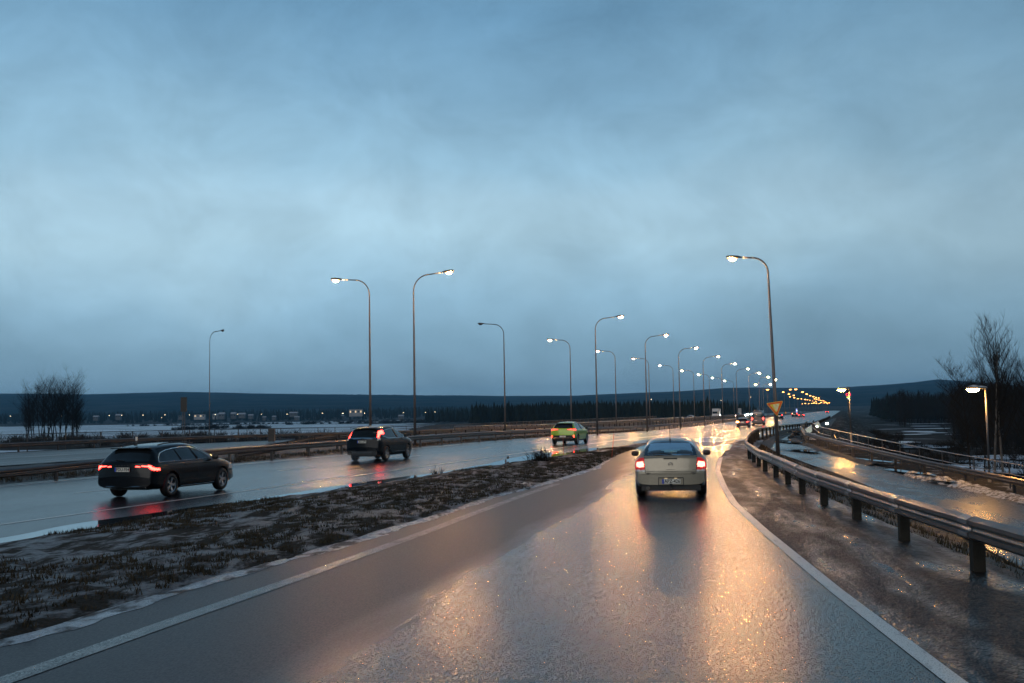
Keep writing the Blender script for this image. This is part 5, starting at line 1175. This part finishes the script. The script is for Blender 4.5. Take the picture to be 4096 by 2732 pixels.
# dirty snow ridge along the path
rows = []
for y in np.arange(40, 55, .16):
    xr = float(Xr2(np.array(y))) - .62; h = .02 + .22 * float(fbm(y * 1.1, 4, 61)) + .14 * float(vnoise(y * 4, 3, 62)); w = .55 + .35 * float(vnoise(y * 2, 9, 63)); z = float(pz(y)); r_ = []
    for k in np.linspace(0, 1, 9): e = math.sin(math.pi * k); r_.append((xr - w + 2 * w * k * .8, y, z + h * e * (.7 + .6 * float(vnoise(k * 5, y * 5, 64))) + .01))
    rows.append(r_)
o = sheet('snow_ridge', rows, M['snow'], None); tag(o, 'lumpy ridge of dirty snow along the right edge of the path', 'snow ridge')
rows = []
for y in np.arange(60, 104, .3):
    xr = float(Xr2(np.array(y))) - .62; h = .05 + .15 * float(fbm(y * 1.1, 4, 71)); w = .45 + .3 * float(vnoise(y * 2, 9, 73)); z = float(pz(y))
    rows.append([(xr - w + 2 * w * k * .8, y, z + h * math.sin(math.pi * k) + .01) for k in np.linspace(0, 1, 6)])
sheet('soil_strip', rows, M['soil'])
hp = empty('dirt_heap', (0, 0, 0), 0, 'heap of black clods and grey snow in the bend of the path', 'heap'); Yh = 92.; bx = AT(3172, 1640, Yh)[0]; hp.location = (bx, Yh, float(pz(Yh)))
for i in range(12):
    v, f = lump(random.uniform(.18, .38), 70 + i, 8); MB().add(np.array(v) + (random.uniform(-.55, .5), random.uniform(-.8, .8), .05 + .25 * (i % 3)), f).build('clod', M['black'], hp)
v, f = lump(.55, 99, 10, .9); MB().add(np.array(v) + (.95, -2.5, 0), f).build('grey_snow', M['snow'], hp, True)
# signs, cabinet, marker on the left
sg = empty('road_sign', (0, 0, 0), 0, 'tall narrow dark sign board seen from behind, left beyond the opposite carriageway', 'road sign'); Y = 98.; x, _, zt = AT(735, 1589, Y); zb_ = AT(735, 1647, Y)[2]; sg.location = (x, Y, -.3)
MB().box((0, 0, (zt + zb_) / 2 + .3), (.56, .04, zt - zb_)).build('board', M['black'], sg)
for s_ in (-.09, .09): MB().tube([(s_, .05, 0), (s_, .05, zt + .2)], .035, 6).build('post', M['galvd'], sg)
cb = empty('cabinet', (0, 0, 0), 0, 'dark box cabinet standing at the wire mesh railing', 'cabinet'); Y = 97.; x = AT(1087, 1670, Y)[0]; zt = AT(1087, 1717, Y)[2]; cb.location = (x, Y, 0); MB().box((0, 0, zt / 2), (.56, .4, zt)).build('case', M['black'], cb); MB().box((0, -.01, zt + .02), (.62, .46, .05)).build('lid', M['galvd'], cb)
Y = 74.; x, _, zt = AT(546, 1749, Y); o = MB().box((0, 0, (zt) / 2), (.10, .06, zt)).build('edge_marker', M['galvd'], None, loc=(x, Y, 0)); tag(o, 'road edge marker post with a white cap by the outer guardrail', 'marker post'); MB().box((0, -.005, zt - .10), (.12, .07, .26)).build('white_cap', M['white'], o)
# far signs
def board(px, py, w, h, Y, name, label, mk, posts=True):
    x, _, z = AT(px, py, Y); root = empty(name, (x, Y, float(gz(Y))), 0, label, 'sign'); z -= float(gz(Y)); MB().box((0, 0, z), (w, .08, h)).build('board', M[mk], root)
    for s_ in (-w * .3, w * .3): MB().tube([(s_, .08, -1), (s_, .08, z)], .06, 5).build('post', M['galvd'], root)
    return root
board(2959, 1647, 1.4, 3.0, 470, 'road_sign', 'pale upright panel beside the oncoming headlights', 'palep')
M['bluesign'] = emat('lit blue sign', (.30, .42, 1.), .9); M['whitesign'] = emat('lit white sign', (.9, .95, 1.), 2.0); M['redsign'] = emat('lit red sign', (1, .05, .10), 2.6); M['greensign'] = emat('lit green sign', (.15, 1, .15), 1.6); M['yellowsign'] = emat('lit yellow sign', (1, .9, .15), 1.8)
bs_ = board(3187, 1643, 1.0, 2.6, 650, 'pylon_sign', 'small lit blue pylon sign above the far cars', 'bluesign'); 
zz = AT(3187, 1643, 650)[2] - float(gz(650)); MB().box((0, -.08, zz + .1), (.55, .05, .8)).build('white_panel', M['whitesign'], bs_)
Y = 420.; x, _, z = AT(3393, 1580, Y); ps = empty('pylon_sign', (x, Y, -5), 0, 'lit shop pylon with red letters over a green and yellow strip, far right', 'sign'); z += 5
MB().box((0, .3, z + .9), (1.3, .3, 4.6)).build('dark_panel', M['black'], ps); MB().tube([(0, .3, 0), (0, .3, z)], .3, 6).build('mast', M['galvd'], ps)
tm = text_mesh('CM', 1.35, M['redsign'], .05); o = link(bpy.data.objects.new('letters', tm), ps); o.location = (0, .05, z + .15); o.rotation_euler = (R(90), 0, 0)
MB().box((.25, 0, z - .85), (1.0, .2, .40)).build('green_strip', M['greensign'], ps); MB().box((-.45, 0, z - .85), (.4, .2, .40)).build('yellow_strip', M['yellowsign'], ps); MB().box((0, 0, z - 1.35), (.45, .2, .3)).build('white_light', M['whitesign'], ps)
x, _, z = AT(3142, 1651, 600); root = empty('road_sign', (x, 600, float(gz(600))), 0, 'small round orange lit sign between the far cars', 'sign'); z -= float(gz(600))
MB().tube([(0, 0, z), (0, .1, z)], .5, 10).build('disc', emat('orange sign', (1, .35, .05), .5), root); MB().tube([(0, .12, 0), (0, .12, z)], .05, 5).build('post', M['galvd'], root)
# underpass lights below the highway on the right, with a lit wall
for px, py, Y, lb_ in ((3267, 1706, 112, 'left'), (3307, 1694, 128, 'right')):
    x, _, z = AT(px, py, Y); root = empty('underpass_light', (x, Y, -4.6), 0, f'bright greenish white light below the highway bridge, {lb_} one', 'light', 'underpass lights'); z += 4.6
    MB().tube([(0, .1, 0), (0, .1, z)], .04, 5).build('post', M['galvd'], root); MB().box((0, .06, z + .12), (.4, .3, .08)).build('hood', M['head'], root)
    v, f = lump(.15, 5, 10, 1.); MB().add(v, f).build('bulb', M['cool'], root, True, (0, -.05, z - .05))
x, y, z = AT(3247, 1713, 113.5); o = MB().box((0, 0, 0), (1.9, .3, .55), 0).build('lit_wall', M['white'], None, loc=(x, y, z)); o.rotation_euler = (0, R(-28), R(10)); o.name = 'wall_panel'; tag(o, 'small white wall panel lit by the underpass lights', 'wall')
# bridge side wall under the highway rail
rows = []
for y in np.arange(96, 320, 6.):
    x = float(Xn(y)) + .45; g = float(gz(y)); rows.append([(x, y, g + .30), (x + .02, y, g - .9), (x + .3, y, g - 1.0)])
o = sheet('bridge_edge', rows, M['concrete'], None, smooth=False); tag(o, 'dark concrete edge beam of the highway under its right rail', 'bridge beam')

# ---------------------------------------------------------------- far shore town
def house(px, py, w, d, h, Y, roof, label, lit=False, wallm='palep'):
    x, _, z = AT(px, py, Y); z0 = float(terrain(np.array([x]), np.array([Y]))[0]) ; z = max(z0, z) ; root = empty('house', (x, Y, z), 0, label, 'house', 'far shore houses')
    MB().box((0, 0, h / 2 - 1.5), (w, d, h + 3)).build('wall', M[wallm], root)
    if roof:
        b = MB().add([(-w * .55, -d * .6, h), (w * .55, -d * .6, h), (w * .55, d * .6, h), (-w * .55, d * .6, h), (-w * .55, 0, h + roof), (w * .55, 0, h + roof)], [(0, 1, 5, 4), (3, 4, 5, 2), (0, 4, 3), (1, 2, 5), (0, 3, 2, 1)]); b.build('roof', M['snowroof'], root)
    n = max(2, int(w / 4))
    for i in range(n): MB().box((-w / 2 + (i + .5) * w / n, -d / 2 - .05, h * .55), (w / n * .45, .12, h * .36)).build('window', M['window_lit'] if lit and i % 2 == 0 else M['glassd'], root)
    return root
M['wallpale'] = mat('pale house wall', (.26, .27, .28), .7, var=.15, vscale=.2); M['snowroof'] = mat('snowy roof', (.34, .37, .42), .7, var=.15, vscale=.3); M['wallgrey'] = mat('grey house wall', (.08, .085, .09), .7, var=.15, vscale=.2)
HS = [(724, 1671, 7, 3.5, 0, 0, 'small grey block house behind the narrow sign'), (800, 1671, 20, 5, 0, 1, 'long low building with glowing windows on the far shore, right of the narrow sign'), (862, 1670, 9, 4, 2, 0, 'pale gabled house just right of the long lit building'), (888, 1669, 10, 5, 2.4, 0, 'gabled house, second to the right of the long lit building'),
      (935, 1668, 9, 5, 2.4, 0, 'gabled house left of the brighter roof'), (969, 1665, 11, 3, 2.2, 0, 'house with a bright snowy roof above the river bushes'), (1004, 1668, 8, 2.5, 1.8, 0, 'low house with a thin bright roof'), (1058, 1674, 6, 2, 1.5, 0, 'small shed with white roof near the river, left of two'), (1097, 1672, 6, 2, 1.5, 0, 'small shed with white roof near the river, right of two'),
      (1175, 1660, 14, 3, 2, 0, 'wide house with snowy roof high on the far shore'), (1188, 1674, 8, 2, 1.5, 0, 'low shed under the wide house'), (1424, 1658, 24, 8, 0, 1, 'white two storey block left of the first lamp pole'), (1368, 1671, 7, 3, 1.8, 0, 'bright small house left of the white block'), (1605, 1672, 9, 3, 2, 0, 'small house right of the black SUV roof'), (385, 1675, 9, 3, 2, 0, 'small house right of the riverside clump'), (475, 1672, 9, 4, 2, 0, 'grey house in the far left wood')]
for i, (px, py, w, h, rf, lit, lb_) in enumerate(HS): house(px, py, w * .85, 7, h, 1640 + (i * 37) % 90, rf, lb_, lit, 'wallpale' if i in (1, 11, 2) else 'wallgrey')
TL = [(42, 1665), (109, 1665), (242, 1664), (300, 1662), (437, 1662), (487, 1661), (572, 1661), (647, 1671), (660, 1660), (758, 1660), (861, 1658), (951, 1657), (1046, 1657), (1149, 1657), (1290, 1653), (1369, 1654), (1373, 1654), (1458, 1653), (1614, 1651), (1702, 1650), (1740, 1648), (1790, 1648), (1818, 1646), (1962, 1641), (2256, 1654), (2563, 1626), (2668, 1619), (2605, 1598), (2675, 1636), (3002, 1589), (2884, 1602), (3188, 1597)]
tp = bpy.data.objects.new('town_lamp', None); link(tp); b = MB(); v, f = lump(.42, 4, 8, 1.); MB().add(v, f).build('bulb', M['town'], tp, True, (0, -.2, 0)); MB().tube([(0, 0, -9), (0, 0, 0)], .08, 4).build('post', M['galvd'], tp)
for i, (px, py) in enumerate(TL):
    o = tp if i == 0 else copy_tree(tp); Y = 1620. if px < 2000 else (610. if py > 1630 else 1600.)
    if px > 2600 and py < 1610: Y = 2500.
    x, _, z = AT(px, py, Y); o.location = (x, Y, z); o.scale = (Y / 1620,) * 3; tag(o, 'tiny yellow point of a lamp on the far shore', 'street lamp', 'far shore lamps')

# ---------------------------------------------------------------- haze and road spray
hm = bpy.data.materials.new('haze'); hm.use_nodes = True; t = hm.node_tree; t.nodes.remove(t.nodes['Principled BSDF']); pv = t.nodes.new('ShaderNodeVolumePrincipled')
pv.inputs['Color'].default_value = (.30, .68, 1, 1); pv.inputs['Density'].default_value = .00010; pv.inputs['Anisotropy'].default_value = .2
t.links.new(pv.outputs[0], t.nodes['Material Output'].inputs['Volume'])
hz_ = MB().box((0, 3500, 106), (17400, 11000, 226)).build('haze', hm); tag(hz_, kind='stuff')

def spray(x, y, z, h, dims, dens, n=6):
    m_ = bpy.data.materials.new('spray'); m_.use_nodes = True; t = m_.node_tree; t.nodes.remove(t.nodes['Principled BSDF']); p = t.nodes.new('ShaderNodeVolumePrincipled')
    p.inputs['Color'].default_value = (.9, .93, 1, 1); p.inputs['Density'].default_value = dens; p.inputs['Anisotropy'].default_value = .2; t.links.new(p.outputs[0], t.nodes['Material Output'].inputs['Volume'])
    v, f = [], []
    for i in range(9):
        ph = math.pi * i / 8
        for j in range(14): q = 2 * math.pi * j / 14; v.append((dims[0] * math.sin(ph) * math.cos(q), dims[1] * math.sin(ph) * math.sin(q), dims[2] * math.cos(ph)))
    f = [(i * 14 + j, (i + 1) * 14 + j, (i + 1) * 14 + (j + 1) % 14, i * 14 + (j + 1) % 14) for i in range(8) for j in range(14)]
    o = MB().add(v, f).build('spray', m_, None, True, (x, y, z)); o.rotation_euler = (0, 0, -h); tag(o, 'fine water spray thrown up from the wet road by the traffic', 'spray', None, 'stuff')
for s_, a in ((-1, .75), (1, .75)):
    cx0 = c3.location.x - 1.6 * math.sin(R(17)) + s_ * .7 * math.cos(R(17)); cy0 = c3.location.y - 1.6 * math.cos(R(17)) - s_ * .7 * math.sin(R(17)); spray(cx0, cy0, .30, R(17), (.38, 2.2, .26), .05)
